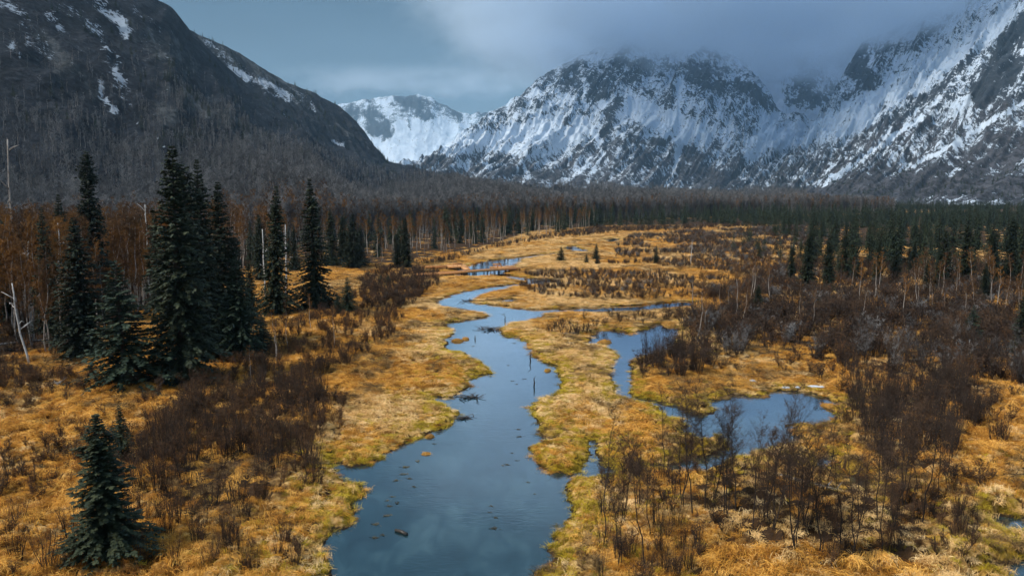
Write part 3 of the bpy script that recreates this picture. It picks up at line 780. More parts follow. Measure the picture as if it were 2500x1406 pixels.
def spruce_parts(h, rmax, seed, mat, whorl=0.36, per=6, spray=13, ragged=0.3, bare=0.05, taper=0.8, size=1.0, sides=7, col=0.8):
    r = np.random.default_rng(seed)
    tr = MB()
    zz = np.linspace(0, h * 0.97, 8)
    bend = np.cumsum(r.normal(0, 0.02 * h / 8, (8, 2)), 0)
    pts = np.column_stack([bend, zz]); pts[0, :2] = 0
    tr.tube(pts, 0.016 * h * (1 - zz / h) ** 0.8 + 0.015, sides)
    fo = MB()
    A = []; B = []; Cc = []
    z = h * bare
    lobes = r.uniform(0, 6.28, 3)
    while z < h * 0.985:
        t = z / h
        prof = min(1.0, (1 - t) / col) ** taper * (0.78 + 0.22 * min(1, (t - bare) / 0.10 + 0.2)) + 0.015
        prof *= 1 + ragged * (vn(np.array(z * 0.55), np.array(seed * 1.7), 4) - 0.5) * 1.6
        k = max(3, int(per * (0.6 + 0.6 * (1 - t)) + r.random()))
        a0 = r.uniform(0, 6.28)
        for j in range(k):
            if r.random() < 0.06: continue
            a = a0 + 6.283 * j / k + r.normal(0, 0.25)
            L = rmax * prof * r.uniform(0.62, 1.2) * (1 + 0.16 * math.sin(2 * a + lobes[0] + z * 0.3))
            L = max(L, 0.12 * size)
            cx, cy_ = np.interp(z, zz, pts[:, 0]), np.interp(z, zz, pts[:, 1])
            up = 0.55 * t ** 1.5 + r.normal(0, 0.07)
            droop = 0.42 * (1 - t) + 0.14
            ns = max(3, int(spray * (0.35 + 0.75 * L / rmax)))
            s = np.sort(r.uniform(0.08, 1.0, ns)); s[-1] = 1.0
            rad = L * s
            pz = z + L * (up * s - droop * s ** 1.5 + 0.10 * s ** 3)
            ca, sa = math.cos(a), math.sin(a)
            base = np.column_stack([cx + rad * ca, cy_ + rad * sa, pz])
            side = np.where(np.arange(ns) % 2 == 0, 1.0, -1.0) * r.uniform(0.3, 1.1, ns)
            side[-1] = 0
            da = a + side
            ln = size * r.uniform(0.26, 0.52, ns) * (0.55 + 0.45 * min(1, L / 1.2))
            wd = ln * r.uniform(0.24, 0.40, ns)
            dirv = np.column_stack([np.cos(da), np.sin(da), r.uniform(-0.75, 0.12, ns)])
            tip = base + dirv * ln[:, None]
            sd = np.column_stack([-np.sin(da), np.cos(da), r.normal(0, 0.5, ns)])
            mid = base + dirv * (ln * 0.35)[:, None]
            A.append(base); B.append(mid + sd * wd[:, None]); Cc.append(tip)
            A.append(base); B.append(tip); Cc.append(mid - sd * wd[:, None] + np.array([0, 0, -0.3]) * wd[:, None])
            # the bough itself
            A.append(np.array([[cx, cy_, z + 0.03]])); B.append(np.array([[cx, cy_, z - 0.05]])); Cc.append(base[-1:])
        z += whorl * r.uniform(0.7, 1.3) * (0.95 - 0.25 * (1 - t))
    fo.tris(np.vstack(A), np.vstack(B), np.vstack(Cc))
    return [('trunk', tr.mesh('trunk', M_bark, True)), ('crown', fo.mesh('crown', mat))]

def ribbons(mb, A, B, w, r):
    """thin tapering twigs from A to B, one triangle each"""
    d = B - A
    n = r.normal(0, 1, d.shape)
    s = np.cross(d, n); s /= np.linalg.norm(s, axis=1, keepdims=True) + 1e-9
    mb.tris(A - s * (w / 2)[:, None], A + s * (w / 2)[:, None], B)

def shrub_parts(h, spread, seed, nst, mtw, mst, tw=0.011, nb=10, nt_=6, lean=0.30):
    r = np.random.default_rng(seed)
    st = MB(); tg = MB()
    for i in range(nst):
        a = r.uniform(0, 6.28); rr = spread * 0.16 * math.sqrt(r.random())
        H = h * r.uniform(0.55, 1.0)
        out = lean * r.uniform(0.15, 1.0) * H
        s = np.linspace(0, 1, 5)
        ax, ay = math.cos(a), math.sin(a)
        wob = np.cumsum(r.normal(0, 0.025 * H, (5, 2)), 0); wob[0] = 0
        p = np.column_stack([ax * rr + ax * out * s ** 1.3 + wob[:, 0], ay * rr + ay * out * s ** 1.3 + wob[:, 1], H * s - 0.08])
        st.tube(p, np.linspace(0.006 + 0.0045 * H, 0.004, 5), 3, False)
        # side branches and their twigs
        sb = r.uniform(0.25, 0.97, nb)
        bp = np.column_stack([np.interp(sb, s, p[:, k]) for k in range(3)])
        ba = r.uniform(0, 6.28, nb)
        bl = H * r.uniform(0.10, 0.26, nb) * (1.15 - 0.6 * sb)
        bd = np.column_stack([np.cos(ba) * 0.62, np.sin(ba) * 0.62, r.uniform(0.55, 1.0, nb)])
        be = bp + bd * bl[:, None]
        ribbons(tg, bp, be, np.full(nb, tw * 1.25), r)
        k = nb * nt_
        ti = np.repeat(np.arange(nb), nt_)
        tf = r.uniform(0.15, 1.0, k)
        tp = bp[ti] + (be - bp)[ti] * tf[:, None]
        ta = r.uniform(0, 6.28, k)
        td = np.column_stack([np.cos(ta) * 0.65, np.sin(ta) * 0.65, r.uniform(0.25, 1.0, k)])
        te = tp + td * (H * r.uniform(0.05, 0.13, k))[:, None]
        ribbons(tg, tp, te, np.full(k, tw), r)
    return [('stem_cluster', st.mesh('stem_cluster', mst)), ('twig_crown', tg.mesh('twig_crown', mtw))]

def bare_tree_parts(h, seed, mtr, mtw, ntr=1, nl=22, nb=7, nt_=8, tw=0.016, crown0=0.35, spread=0.16, lean=0.06, r0=0.011, sides=6, steep=0.8, crook=0.012, droop=0.0, limb_mat=True):
    """a leafless tree: trunk(s) and a crown of limbs and twigs"""
    r = np.random.default_rng(seed)
    parts = []
    cr_ = MB()
    for q in range(ntr):
        tr = MB()
        a = r.uniform(0, 6.28) if ntr == 1 else 6.28 * q / ntr + r.normal(0, 0.4)
        H = h * (1.0 if q == 0 else r.uniform(0.65, 0.95))
        s = np.linspace(0, 1, 9)
        out = lean * H * r.uniform(0.4, 1.3)
        wob = np.cumsum(r.normal(0, crook * H, (9, 2)), 0); wob -= wob[0]
        p = np.column_stack([math.cos(a) * (0.1 * (ntr > 1) + out * s ** 1.2) + wob[:, 0], math.sin(a) * (0.1 * (ntr > 1) + out * s ** 1.2) + wob[:, 1], H * s - 0.15 * (s == 0)])
        tr.tube(p, r0 * H * (1 - s * 0.93) + 0.004, sides, False)
        sb = np.clip(r.beta(1.6, 1.2, nl) * (1 - crown0) + crown0, 0, 0.985)
        bp = np.column_stack([np.interp(sb, s, p[:, k]) for k in range(3)])
        ba = r.uniform(0, 6.28, nl)
        bl = H * spread * r.uniform(0.55, 1.25, nl) * (1.25 - 0.85 * sb)
        for i in range(nl):
            u_ = np.linspace(0, 1, 4)
            up = steep * r.uniform(0.7, 1.25)
            L = bl[i]
            kx = np.cumsum(r.normal(0, 0.05 * L, (4, 3)), 0); kx[0] = 0
            lp = bp[i] + np.column_stack([math.cos(ba[i]) * L * u_ * 0.75, math.sin(ba[i]) * L * u_ * 0.75, up * L * u_ ** 1.25]) + kx
            rr = r0 * H * (1 - sb[i] * 0.9) * 0.42 + 0.004
            (tr if limb_mat else cr_).tube(lp, np.linspace(rr, 0.004, 4), 3, False)
            sf = r.uniform(0.2, 1.0, nb)
            q0 = np.column_stack([np.interp(sf, u_, lp[:, k]) for k in range(3)])
            qa = r.uniform(0, 6.28, nb)
            ql = L * r.uniform(0.25, 0.5, nb) + 0.12
            qd = np.column_stack([np.cos(qa) * 0.7, np.sin(qa) * 0.7, r.uniform(0.1, 1.0, nb) - droop])
            q1 = q0 + qd * ql[:, None]
            ribbons(cr_, q0, q1, np.full(nb, tw * 1.4), r)
            k = nb * nt_
            ti = np.repeat(np.arange(nb), nt_)
            t0 = q0[ti] + (q1 - q0)[ti] * r.uniform(0.15, 1.0, k)[:, None]
            ta = r.uniform(0, 6.28, k)
            td = np.column_stack([np.cos(ta) * 0.75, np.sin(ta) * 0.75, r.uniform(-0.1, 1.0, k) - droop])
            t1 = t0 + td * (ql[ti] * r.uniform(0.3, 0.75, k))[:, None]
            ribbons(cr_, t0, t1, np.full(k, tw), r)
        parts.append(('trunk', tr.mesh('trunk', mtr, True)))
    parts.append(('crown', cr_.mesh('crown', mtw)))
    return parts

def join_parts(name, parts):
    """the parts of one plant as a single mesh, for the far masses"""
    V = []; T = []; mi = []; n = 0; mats = []
    for _, me in parts:
        v = np.empty(len(me.vertices) * 3, np.float32); me.vertices.foreach_get('co', v); v = v.reshape(-1, 3)
        me.calc_loop_triangles()
        t = np.empty(len(me.loop_triangles) * 3, np.int32); me.loop_triangles.foreach_get('vertices', t); t = t.reshape(-1, 3)
        if me.materials[0] not in mats: mats.append(me.materials[0])
        V.append(v); T.append(t + n); mi.append(np.full(len(t), mats.index(me.materials[0]), np.int32)); n += len(v)
    m = mesh_np(name, np.vstack(V), np.vstack(T))
    for x in mats: m.materials.append(x)
    m.polygons.foreach_set('material_index', np.concatenate(mi))
    return m

def scatter(name, label, cat, protos, pts, rz, sc, idx):
    """a mass of small plants as one object: geometry nodes put the plants on its points"""
    col = bpy.data.collections.new(name + '_plants')
    for k, me in enumerate(protos):
        o = bpy.data.objects.new('%s_plant_%02d' % (name, k), me)
        col.objects.link(o)
    me = bpy.data.meshes.new(name)
    pts = np.ascontiguousarray(pts, np.float32)
    me.vertices.add(len(pts)); me.vertices.foreach_set('co', pts.ravel())
    rot = np.zeros((len(pts), 3), np.float32); rot[:, 2] = rz
    a = me.attributes.new('rot', 'FLOAT_VECTOR', 'POINT'); a.data.foreach_set('vector', rot.ravel())
    sc = np.asarray(sc, np.float32)
    if sc.ndim == 1: sc = np.stack([sc, sc, sc], 1)
    a = me.attributes.new('scl', 'FLOAT_VECTOR', 'POINT'); a.data.foreach_set('vector', np.ascontiguousarray(sc).ravel())
    a = me.attributes.new('pick', 'INT', 'POINT'); a.data.foreach_set('value', np.asarray(idx, np.int32))
    o = link(name, me, kind='stuff', label=label, cat=cat)
    ng = bpy.data.node_groups.new(name + '_nodes', 'GeometryNodeTree')
    ng.interface.new_socket('Geometry', in_out='INPUT', socket_type='NodeSocketGeometry')
    ng.interface.new_socket('Geometry', in_out='OUTPUT', socket_type='NodeSocketGeometry')
    gi = ng.nodes.new('NodeGroupInput'); go = ng.nodes.new('NodeGroupOutput')
    ci = ng.nodes.new('GeometryNodeCollectionInfo')
    ci.inputs['Collection'].default_value = col
    ci.inputs['Separate Children'].default_value = True
    ci.inputs['Reset Children'].default_value = True
    ip = ng.nodes.new('GeometryNodeInstanceOnPoints')
    ip.inputs['Pick Instance'].default_value = True
    def na(nm, ty):
        n = ng.nodes.new('GeometryNodeInputNamedAttribute'); n.data_type = ty
        n.inputs['Name'].default_value = nm
        return n.outputs['Attribute']
    ng.links.new(gi.outputs[0], ip.inputs['Points'])
    ng.links.new(ci.outputs[0], ip.inputs['Instance'])
    ng.links.new(na('pick', 'INT'), ip.inputs['Instance Index'])
    ng.links.new(na('rot', 'FLOAT_VECTOR'), ip.inputs['Rotation'])
    ng.links.new(na('scl', 'FLOAT_VECTOR'), ip.inputs['Scale'])
    ng.links.new(ip.outputs[0], go.inputs[0])
    md = o.modifiers.new('plants', 'NODES'); md.node_group = ng
    return o

def sample_px(poly, dens, seed, keep_off_water=0.4):
    """ground points spread evenly inside a region outlined in pixels"""
    g = G(np.array(poly, float)[:, 0], np.array(poly, float)[:, 1])[:, :2]
    lo, hi = g.min(0), g.max(0)
    r = np.random.default_rng(seed)
    n = int((hi - lo).prod() * dens)
    p = r.uniform(lo, hi, (n, 2))
    p = p[_sd(p, g) < 0]
    if keep_off_water is not None and len(p):
        p = p[shore_d(p[:, 0], p[:, 1]) > keep_off_water]
    return p

def thin(p, dist):
    """drop points closer than dist to one kept before"""
    cell = {}; keep = []
    for i, (x, y) in enumerate(p):
        k = (int(x // dist), int(y // dist)); ok = True
        for dx in (-1, 0, 1):
            for dy in (-1, 0, 1):
                for j in cell.get((k[0] + dx, k[1] + dy), ()):
                    if (p[j, 0] - x) ** 2 + (p[j, 1] - y) ** 2 < dist * dist: ok = False
        if ok:
            keep.append(i); cell.setdefault(k, []).append(i)
    return p[keep]
#BEGIN_VEG
# ------------------------------------------------------------------ plants
def gh1(x, y):
    return float(ground_h(np.array([x]), np.array([y]))[0])

def height_at(px_top, base):
    """height of a tree standing at base whose tip is seen at that pixel row"""
    d = ray(float(proj(np.array(base))[0]), float(px_top))
    return CAM_H + d[2] * base[1] / d[1] - base[2]

if DO['veg']:
    # ---- spruce
    SPR = [spruce_parts(20, 2.9, 101, M_spruce, 0.30, 9, 36, 0.45, 0.02, 0.75, 0.85),
           spruce_parts(20, 2.5, 102, M_spruce, 0.30, 9, 34, 0.55, 0.04, 0.70, 0.85, col=0.7),
           spruce_parts(20, 3.1, 103, M_spruce, 0.31, 9, 36, 0.40, 0.02, 0.80, 0.85, col=0.9),
           spruce_parts(20, 2.1, 104, M_spruce, 0.34, 7, 26, 0.60, 0.14, 0.70, 0.85, col=0.7)]
    YNG = [spruce_parts(9, 2.7, 111, M_spruce_blue, 0.23, 8, 40, 0.22, 0.03, 0.95, 0.55, col=0.95),
           spruce_parts(9, 2.4, 112, M_spruce_blue, 0.22, 9, 38, 0.30, 0.02, 0.80, 0.55, col=0.85),
           spruce_parts(9, 2.3, 113, M_spruce, 0.24, 8, 34, 0.35, 0.04, 0.85, 0.55, col=0.9)]
    CON = [spruce_parts(12, 2.0, 131 + k, M_spruce_far, 0.36, 7, 14, 0.45, 0.03, (0.9, 1.05, 0.8)[k], 0.95, 5, 0.98) for k in range(3)]
    # (x, base row, tip row, width factor, builder, label)
    BIG = [
        (447, 945, 345, 1.05, SPR[0], 'tallest dark spruce of the clump, standing in front of its neighbours'),
        (478, 890, 392, 0.95, SPR[1], 'tall dark spruce with a blunt top beside the tallest spruce'),
        (512, 868, 383, 0.85, SPR[2], 'tall dark spruce with a pointed top behind the tallest spruce'),
        (548, 850, 437, 0.95, SPR[0], 'dark spruce at the outer edge of the tall clump'),
        (592, 885, 622, 1.0, YNG[1], 'mid green spruce half as tall as the clump it leans into'),
        (640, 868, 765, 1.5, YNG[0], 'low bushy green spruce spreading at the foot of the tall clump'),
        (676, 775, 450, 1.0, SPR[2], 'slim dark spruce standing apart beyond the tall clump'),
        (768, 765, 432, 1.05, SPR[2], 'dark spruce with open skirt of low boughs beside the grassy clearing'),
        (310, 960, 632, 1.35, YNG[0], 'broad layered young spruce with a wide skirt in golden grass'),
        (202, 885, 525, 1.15, SPR[0], 'dark round topped spruce beside the white broken birch snag'),
        (236, 790, 362, 0.85, SPR[1], 'tall thin spruce rising among rust coloured birches'),
        (128, 862, 500, 0.75, SPR[3], 'sparse one sided spruce with a long bare trunk'),
        (268, 1394, 1005, 1.45, SPR[2], 'young spruce growing in the brown thicket by the river bend'),
        (300, 1165, 985, 0.95, YNG[2], 'small spruce with a thin leader above the brown thicket'),
        (578, 842, 575, 0.9, SPR[1], 'dark spruce tucked between the tall clump and the half height green one'),
        (612, 800, 640, 0.95, SPR[0], 'short dark spruce behind the half height green one'),
        (395, 800, 500, 0.8, SPR[3], 'thin open spruce behind the broad layered young spruce'),
        (162, 770, 470, 0.85, SPR[2], 'spruce with a narrow top among the rust birches near the snag'),
        (22, 800, 530, 0.9, SPR[1], 'dark spruce behind the leaning dead birch'),
        (640, 690, 520, 0.9, SPR[0], 'dark spruce half hidden behind the slim lone one'),
        (720, 668, 545, 0.9, SPR[2], 'spruce at the wood edge between the two lone spruces'),
        (850, 772, 675, 1.15, YNG[0], 'small cone shaped spruce alone on the golden bank'),
        (826, 780, 722, 1.2, YNG[1], 'little spruce at the foot of a small cone shaped spruce'),
        (862, 660, 520, 1.2, SPR[0], 'bushy green spruce at the front of the group by the clearing'),
        (882, 655, 548, 1.2, SPR[2], 'green spruce on the river side of the group by the clearing'),
        (838, 650, 525, 1.1, SPR[1], 'dark spruce in the middle of the group by the clearing'),
        (808, 655, 505, 1.1, SPR[2], 'dark spruce of the group by the clearing, tallest there'),
        (990, 660, 530, 1.0, SPR[0], 'dark narrow spruce above the tangle of brush near the boardwalk'),
        (968, 660, 568, 0.9, SPR[1], 'slender spruce leaning on a darker one near the boardwalk'),
        (930, 702, 668, 1.3, YNG[0], 'squat spruce bush in brown brush near the boardwalk'),
        (948, 706, 670, 1.6, YNG[2], 'wide spruce bush touching a squat one in brown brush'),
        (1370, 640, 601, 1.5, YNG[0], 'small layered spruce alone at the edge of the open marsh'),
        (1455, 636, 594, 1.25, YNG[0], 'small pointed spruce on the open marsh with a dwarf beside it'),
        (1432, 646, 620, 1.2, YNG[1], 'dwarf spruce between two small spruces on the open marsh'),
        (1458, 650, 622, 1.3, YNG[2], 'dark dwarf spruce at the foot of a small pointed spruce'),
        (1602, 648, 598, 1.0, YNG[2], 'small olive spruce standing in grey marsh brush'),
        (1972, 712, 560, 1.1, SPR[2], 'tall dark spruce at the edge of the big forest, wide at its base'),
        (2022, 716, 582, 0.95, SPR[1], 'dark spruce next to the tall one at the edge of the forest'),
        (2182, 697, 600, 1.0, SPR[0], 'dark spruce at the forest edge above rust coloured birches'),
        (2097, 692, 628, 1.1, SPR[2], 'short dark spruce at the forest edge among bare birches'),
        (2228, 682, 592, 1.0, SPR[0], 'dense dark spruce in the front line of the forest edge'),
        (1850, 775, 695, 1.1, SPR[2], 'lone dark spruce rising from the brown brush beyond the pond'),
        (1998, 775, 722, 1.1, YNG[2], 'dim small spruce buried in bare birch saplings'),
        (2370, 858, 742, 1.0, YNG[0], 'bluish young spruce beside the orange clearing'),
        (2492, 880, 715, 1.0, SPR[2], 'dark spruce rising from brush past the orange clearing'),
    ]
    taken = []
    for x, yb, yt, wf, parts, lab in BIG:
        p = gz(x, yb); p[2] = gh1(p[0], p[1]) - 0.05
        H0 = 20.0 if any(parts is q for q in SPR) else 9.0
        h = height_at(yt, p)
        s = h / H0
        wx = s ** 0.75 * wf if H0 == 20 else s * wf
        place('spruce_tree', parts, p, RNG.uniform(0, 6.28), (wx, wx, s), lab, 'spruce', 'conifers of the valley floor', (RNG.normal(0, 0.012), RNG.normal(0, 0.012)))
        taken.append(p[:2])
    for x, yb, yt in [(2300, 706, 560), (2352, 700, 545), (2418, 708, 548), (2462, 700, 530), (2142, 700, 588), (2060, 690, 572), (2262, 726, 635), (2402, 742, 640), (1932, 690, 602), (2500, 712, 540)]:
        p = gz(x, yb); p[2] = gh1(p[0], p[1]) - 0.05
        s = height_at(yt, p) / 20.0
        wx = s ** 0.75 * RNG.uniform(0.85, 1.1)
        place('spruce_tree', SPR[RNG.integers(0, 3)], p, RNG.uniform(0, 6.28), (wx, wx, s), 'tall dark spruce standing out in front of the dense forest edge', 'spruce', 'tall spruces at the forest edge')
        taken.append(p[:2])
    taken = np.array(taken)

    # ---- the rest of the spruces: nearest ones singly, the mass behind as one forest
    ZS = [([(740, 655), (1000, 625), (1250, 585), (1500, 556), (1500, 536), (1200, 552), (900, 592), (660, 622)], 0.006, 9, 15, 'dark spruce among bare birches at the foot of the wooded hillside', 'spruces along the wooded hillside'),
          ([(1300, 560), (1900, 549), (1900, 533), (1600, 530), (1300, 540)], 0.0065, 7, 13, 'black looking spruce in the line that closes the far end of the marsh', 'spruces at the far end of the marsh'),
          ([(1900, 600), (2030, 690), (2300, 672), (2600, 690), (2900, 640), (2800, 520), (1900, 520), (1850, 540)], 0.0085, 4, 13, 'dark spruce in the dense forest below the snowy valley wall', 'spruces of the dense forest'),
          ([(1930, 640), (2010, 690), (2300, 690), (2600, 720), (2700, 600), (2000, 590)], 0.012, 5, 15, 'dark spruce in the front ranks of the dense forest above the bare birches', 'front ranks of the dense forest'),
          ([(1780, 640), (1960, 640), (1960, 590), (1800, 590)], 0.005, 4, 8, 'small spruce scattered on the brushy marsh in front of the forest', 'small spruces on the marsh'),
          ([(60, 740), (700, 650), (700, 615), (60, 640)], 0.008, 7, 15, 'spruce half hidden behind rust coloured birches on the hillside foot', 'spruces behind the birches')]
    cand = []
    for k, (poly, dn, h0, h1, lab, grp) in enumerate(ZS):
        p = thin(sample_px(poly, dn, 300 + k), 2.4)
        for q in p:
            if len(taken) and ((taken - q) ** 2).sum(1).min() < 6: continue
            if 'dense forest' in grp and vn(np.array(q[0] / 14), np.array(q[1] / 30), 81) < 0.36: continue
            cand.append((q[1], q[0], h0 + (h1 - h0) * RNG.random() ** 1.4, lab, grp))
    cand.sort(key=lambda c: c[0] / c[2])
    n_one = 290 - len(BIG)
    XY = np.array([(c[1], c[0]) for c in cand]); ZZ = ground_h(XY[:, 0], XY[:, 1])
    for i, (y, x, h, lab, grp) in enumerate(cand[:n_one]):
        parts = CON[RNG.integers(0, 3)] if h > 5 else YNG[RNG.integers(0, 3)]
        s = h / (12.0 if h > 5 else 9.0)
        wx = s ** 0.75 * RNG.uniform(0.75, 1.15)
        place('spruce_tree', parts, (x, y, ZZ[i] - 0.05), RNG.uniform(0, 6.28), (wx, wx, s), lab, 'spruce', grp)
    LOW = [join_parts('far_spruce', spruce_parts(15, 2.7, 120 + k, M_spruce_far, 0.62, 6, 6, 0.4, 0.03, 1.0, 1.7, 3, 1.0)) for k in range(4)]
    rest = cand[n_one:]
    pr = [(c[1], c[0], z, c[2]) for c, z in zip(rest, ZZ[n_one:])]
    # farther out on the valley floor
    r = np.random.default_rng(77)
    n = 4200
    yy = np.sqrt(r.uniform(430 ** 2, 1000 ** 2, n)); tx = r.uniform(0.02, 0.75, n); xx = yy * tx
    keep = (vn(xx / 90, yy / 160, 31) > 0.32) & (xx > 120 + 0.12 * (yy - 430))
    pr += [(a, b_, 0.4, r.uniform(4, 11)) for a, b_ in zip(xx[keep], yy[keep])]
    # scattered dark conifers on the hillside
    if M1 is not None:
        iu = r.integers(20, M1.shape[0] - 30, 1500); iv = r.integers(0, 200, 1500)
        for a, b_ in zip(iu, iv):
            q = M1[a, b_]
            if vn(np.array(q[0] / 60), np.array(q[1] / 60), 5) > 0.55: pr.append((q[0], q[1], q[2] - 0.3, r.uniform(6, 11)))
        iu = r.integers(20, M2.shape[0] - 10, 700); iv = r.integers(40, 150, 700)
        for a, b_ in zip(iu, iv):
            q = M2[a, b_]
            if vn(np.array(q[0] / 60), np.array(q[1] / 60), 6) > 0.45: pr.append((q[0], q[1], q[2] - 0.3, r.uniform(6, 11)))
        for M_, nn, vmax in ((M3, 900, 60), (M4, 2600, 95)):
            iu = r.integers(3, M_.shape[0] - 3, nn); iv = (vmax * r.beta(1, 1.8, nn)).astype(int)
            for a, b_ in zip(iu, iv):
                q = M_[a, b_]
                if vn(np.array(q[0] / 110), np.array(q[1] / 110), 7) > 0.42: pr.append((q[0], q[1], q[2] - 0.3, r.uniform(5, 11)))
    pr = np.array(pr)
    sc = pr[:, 3] / 15
    scatter('spruce_forest', 'distant mass of dark spruce forest below the snowy mountains', 'forest', LOW, pr[:, :3], r.uniform(0, 6.28, len(pr)),
            np.stack([sc ** 0.8, sc ** 0.8, sc], 1), r.integers(0, 4, len(pr)))

    # ---- birches and other leafless trees
    BIR = [bare_tree_parts(12, 201 + k, M_birch, M_rust, 1, 36, 7, 12, 0.036, 0.26, 0.17, 0.05, 0.0085, 6, 1.0, limb_mat=False) for k in range(3)]
    BGR = [bare_tree_parts(13, 211 + k, M_birch if k == 0 else M_grey, M_grey, 1, 24, 8, 8, 0.030, 0.32, 0.25, 0.05, 0.014, 6, 0.75, 0.02) for k in range(3)]
    BIB = [bare_tree_parts(12, 206 + k, M_birch, M_brushrust, 1, 34, 7, 11, 0.030, 0.26, 0.17, 0.05, 0.0085, 6, 1.0, limb_mat=False) for k in range(3)]
    ZB = [([(-150, 890), (-150, 715), (400, 690), (440, 720), (330, 800), (150, 880)], 0.13, 9, 16, BIR, 'rust twigged birch beside the broken birch snag and dark spruces', 'birches around the snag'),
          ([(-150, 900), (-150, 620), (700, 600), (700, 650), (560, 690), (420, 735), (330, 800), (150, 890)], 0.026, 10, 16, BIR, 'rust twigged birch in the open birch wood along the golden grass', 'birches of the near wood'),
          ([(640, 652), (900, 650), (1000, 640), (1250, 590), (1450, 558), (1450, 540), (1200, 552), (900, 588), (640, 610)], 0.020, 6, 13, BIB, 'brown twigged birch along the foot of the wooded hillside', 'birches at the hillside foot'),
          ([(1760, 745), (2000, 690), (2500, 690), (2600, 800), (2300, 830), (1900, 860), (1700, 850)], 0.016, 5.5, 9, BIB, 'bare birch with a pale trunk in brush below the dense forest', 'birches below the dense forest'),
          ([(560, 1000), (700, 830), (800, 800), (840, 860), (760, 950), (640, 1010)], 0.02, 4, 6.5, BIR, 'birch sapling with thin pale trunk in the rust brush on the river bank', 'birch saplings on the bank')]
    cand = []
    for k, (poly, dn, h0, h1, lib, lab, grp) in enumerate(ZB):
        for q in thin(sample_px(poly, dn, 400 + k), 1.8):
            if ((taken - q) ** 2).sum(1).min() < 3: continue
            cand.append((q[1], q[0], RNG.uniform(h0, h1), lib, lab, grp))
    cand.sort(key=lambda c: c[0] / c[2])
    XY = np.array([(c[1], c[0]) for c in cand]); ZZ = ground_h(XY[:, 0], XY[:, 1])
    for i, (y, x, h, lib, lab, grp) in enumerate(cand[:300]):
        place('birch_tree', lib[RNG.integers(0, 3)], (x, y, ZZ[i]), RNG.uniform(0, 6.28), h / 12.0, lab, 'birch', grp, (RNG.normal(0, 0.03), RNG.normal(0, 0.03)))
    LB = [join_parts('far_birch', bare_tree_parts(12, 221 + k, M_birch, M_rust if k < 2 else M_grey, 1, 16, 6, 5, 0.085, 0.3, 0.17, 0.05, 0.011, 3, 0.9, limb_mat=False)) for k in range(4)]
    LB += [join_parts('far_cottonwood', bare_tree_parts(13, 231 + k, M_grey, M_grey, 1, 16, 6, 5, 0.095, 0.25, 0.25, 0.05, 0.013, 3, 0.7, 0.02, limb_mat=False)) for k in range(3)]
    pr = [(c[1], c[0], z, c[2], RNG.integers(0, 2)) for c, z in zip(cand[300:], ZZ[300:])]
    if M1 is not None:
        nu, nvv = M1.shape[:2]
        n = 34000
        fu = r.uniform(10, nu - 5, n); fv = 218 * r.beta(0.7, 3.6, n)
        a = fu.astype(int); b_ = fv.astype(int)
        q = M1[a, b_] + (M1[np.minimum(a + 1, nu - 1), b_] - M1[a, b_]) * (fu - a)[:, None] + (M1[a, b_ + 1] - M1[a, b_]) * (fv - b_)[:, None]
        px = proj(q)
        ok = (q[:, 1] > 60) & (px[:, 0] > -150) & (px[:, 0] < 2650)
        q = q[ok]; v = fv[ok] / 218
        hh = r.uniform(9, 17, len(q)) * (1 - 0.55 * np.clip(v * 1.3, 0, 1))
        kind = np.where(((v < 0.03) & (r.random(len(q)) < 0.45)) | ((v < 0.09) & (px[ok][:, 0] < 800) & (r.random(len(q)) < 0.6)), r.integers(0, 3, len(q)), r.integers(3, 7, len(q)))
        pr += [(A[0], A[1], A[2] - 0.2, h_, k_) for A, h_, k_ in zip(q, hh, kind)]
    pr = np.array(pr)
    scatter('bare_woodland', 'grey leafless woodland covering the lower wooded hillside', 'woodland', LB, pr[:, :3], r.uniform(0, 6.28, len(pr)), pr[:, 3] / 12.5, pr[:, 4])

    # pale cottonwoods standing clear on the lowest part of the slope
    if M1 is not None:
        for i in range(70):
            a = int(r.uniform(60, 270)); b_ = int(r.uniform(1, 26))
            q = M1[a, b_]; px = proj(q)
            if not (-30 < px[0] < 1300): continue
            place('cottonwood_tree', BGR[i % 3], (q[0], q[1], q[2] - 0.3), r.uniform(0, 6.28), r.uniform(1.0, 1.5), 'pale grey leafless cottonwood on the first rise of the wooded hillside', 'cottonwood', 'cottonwoods on the hillside')

    # ---- alders on the near bank
    ALD = [bare_tree_parts(8, 241 + k, M_stem, M_brown, (1, 2, 3, 1)[k], 30, 9, 9, 0.010, 0.16, 0.19, 0.08, 0.0056, 5, 1.0, 0.012) for k in range(4)]
    AL = [(1478, 1330), (1512, 1396), (1520, 1290), (1575, 1405), (1588, 1330), (1640, 1250), (1668, 1262), (1690, 1290), (1722, 1270), (1745, 1245), (1770, 1300), (1795, 1282), (1835, 1330), (1868, 1312), (1885, 1345), (1905, 1290), (1930, 1260), (1965, 1330), (1990, 1290), (2012, 1250),
          (2050, 1380), (2080, 1400), (2100, 1330), (2140, 1290), (2150, 1400), (2175, 1350), (2205, 1250), (2240, 1230), (2290, 1245), (2310, 1215), (1560, 1250), (1620, 1180), (1850, 1215), (2000, 1405), (1940, 1400), (2250, 1300)]
    for i, (x, y) in enumerate(AL):
        p = gz(x, y); d = shore_d([p[0]], [p[1]])[0]
        if d < 0.3: continue
        p[2] = gh1(p[0], p[1])
        h = RNG.uniform(4.6, 8.2) * (0.85 if y < 1260 else 1.0)
        place('alder_tree', ALD[i % 4], p, RNG.uniform(0, 6.28), h / 8.0, 'slim dark leafless alder among the alders between the pond channel and the grass mounds', 'alder', 'alders on the near bank', (RNG.normal(0, 0.04), RNG.normal(0, 0.04)))

    # ---- shrubs
    SHB = [shrub_parts(3.2, 2.6, 251 + k, 20 + 3 * k, M_brown, M_stem, 0.0085, 8, 4, 0.22) for k in range(4)]
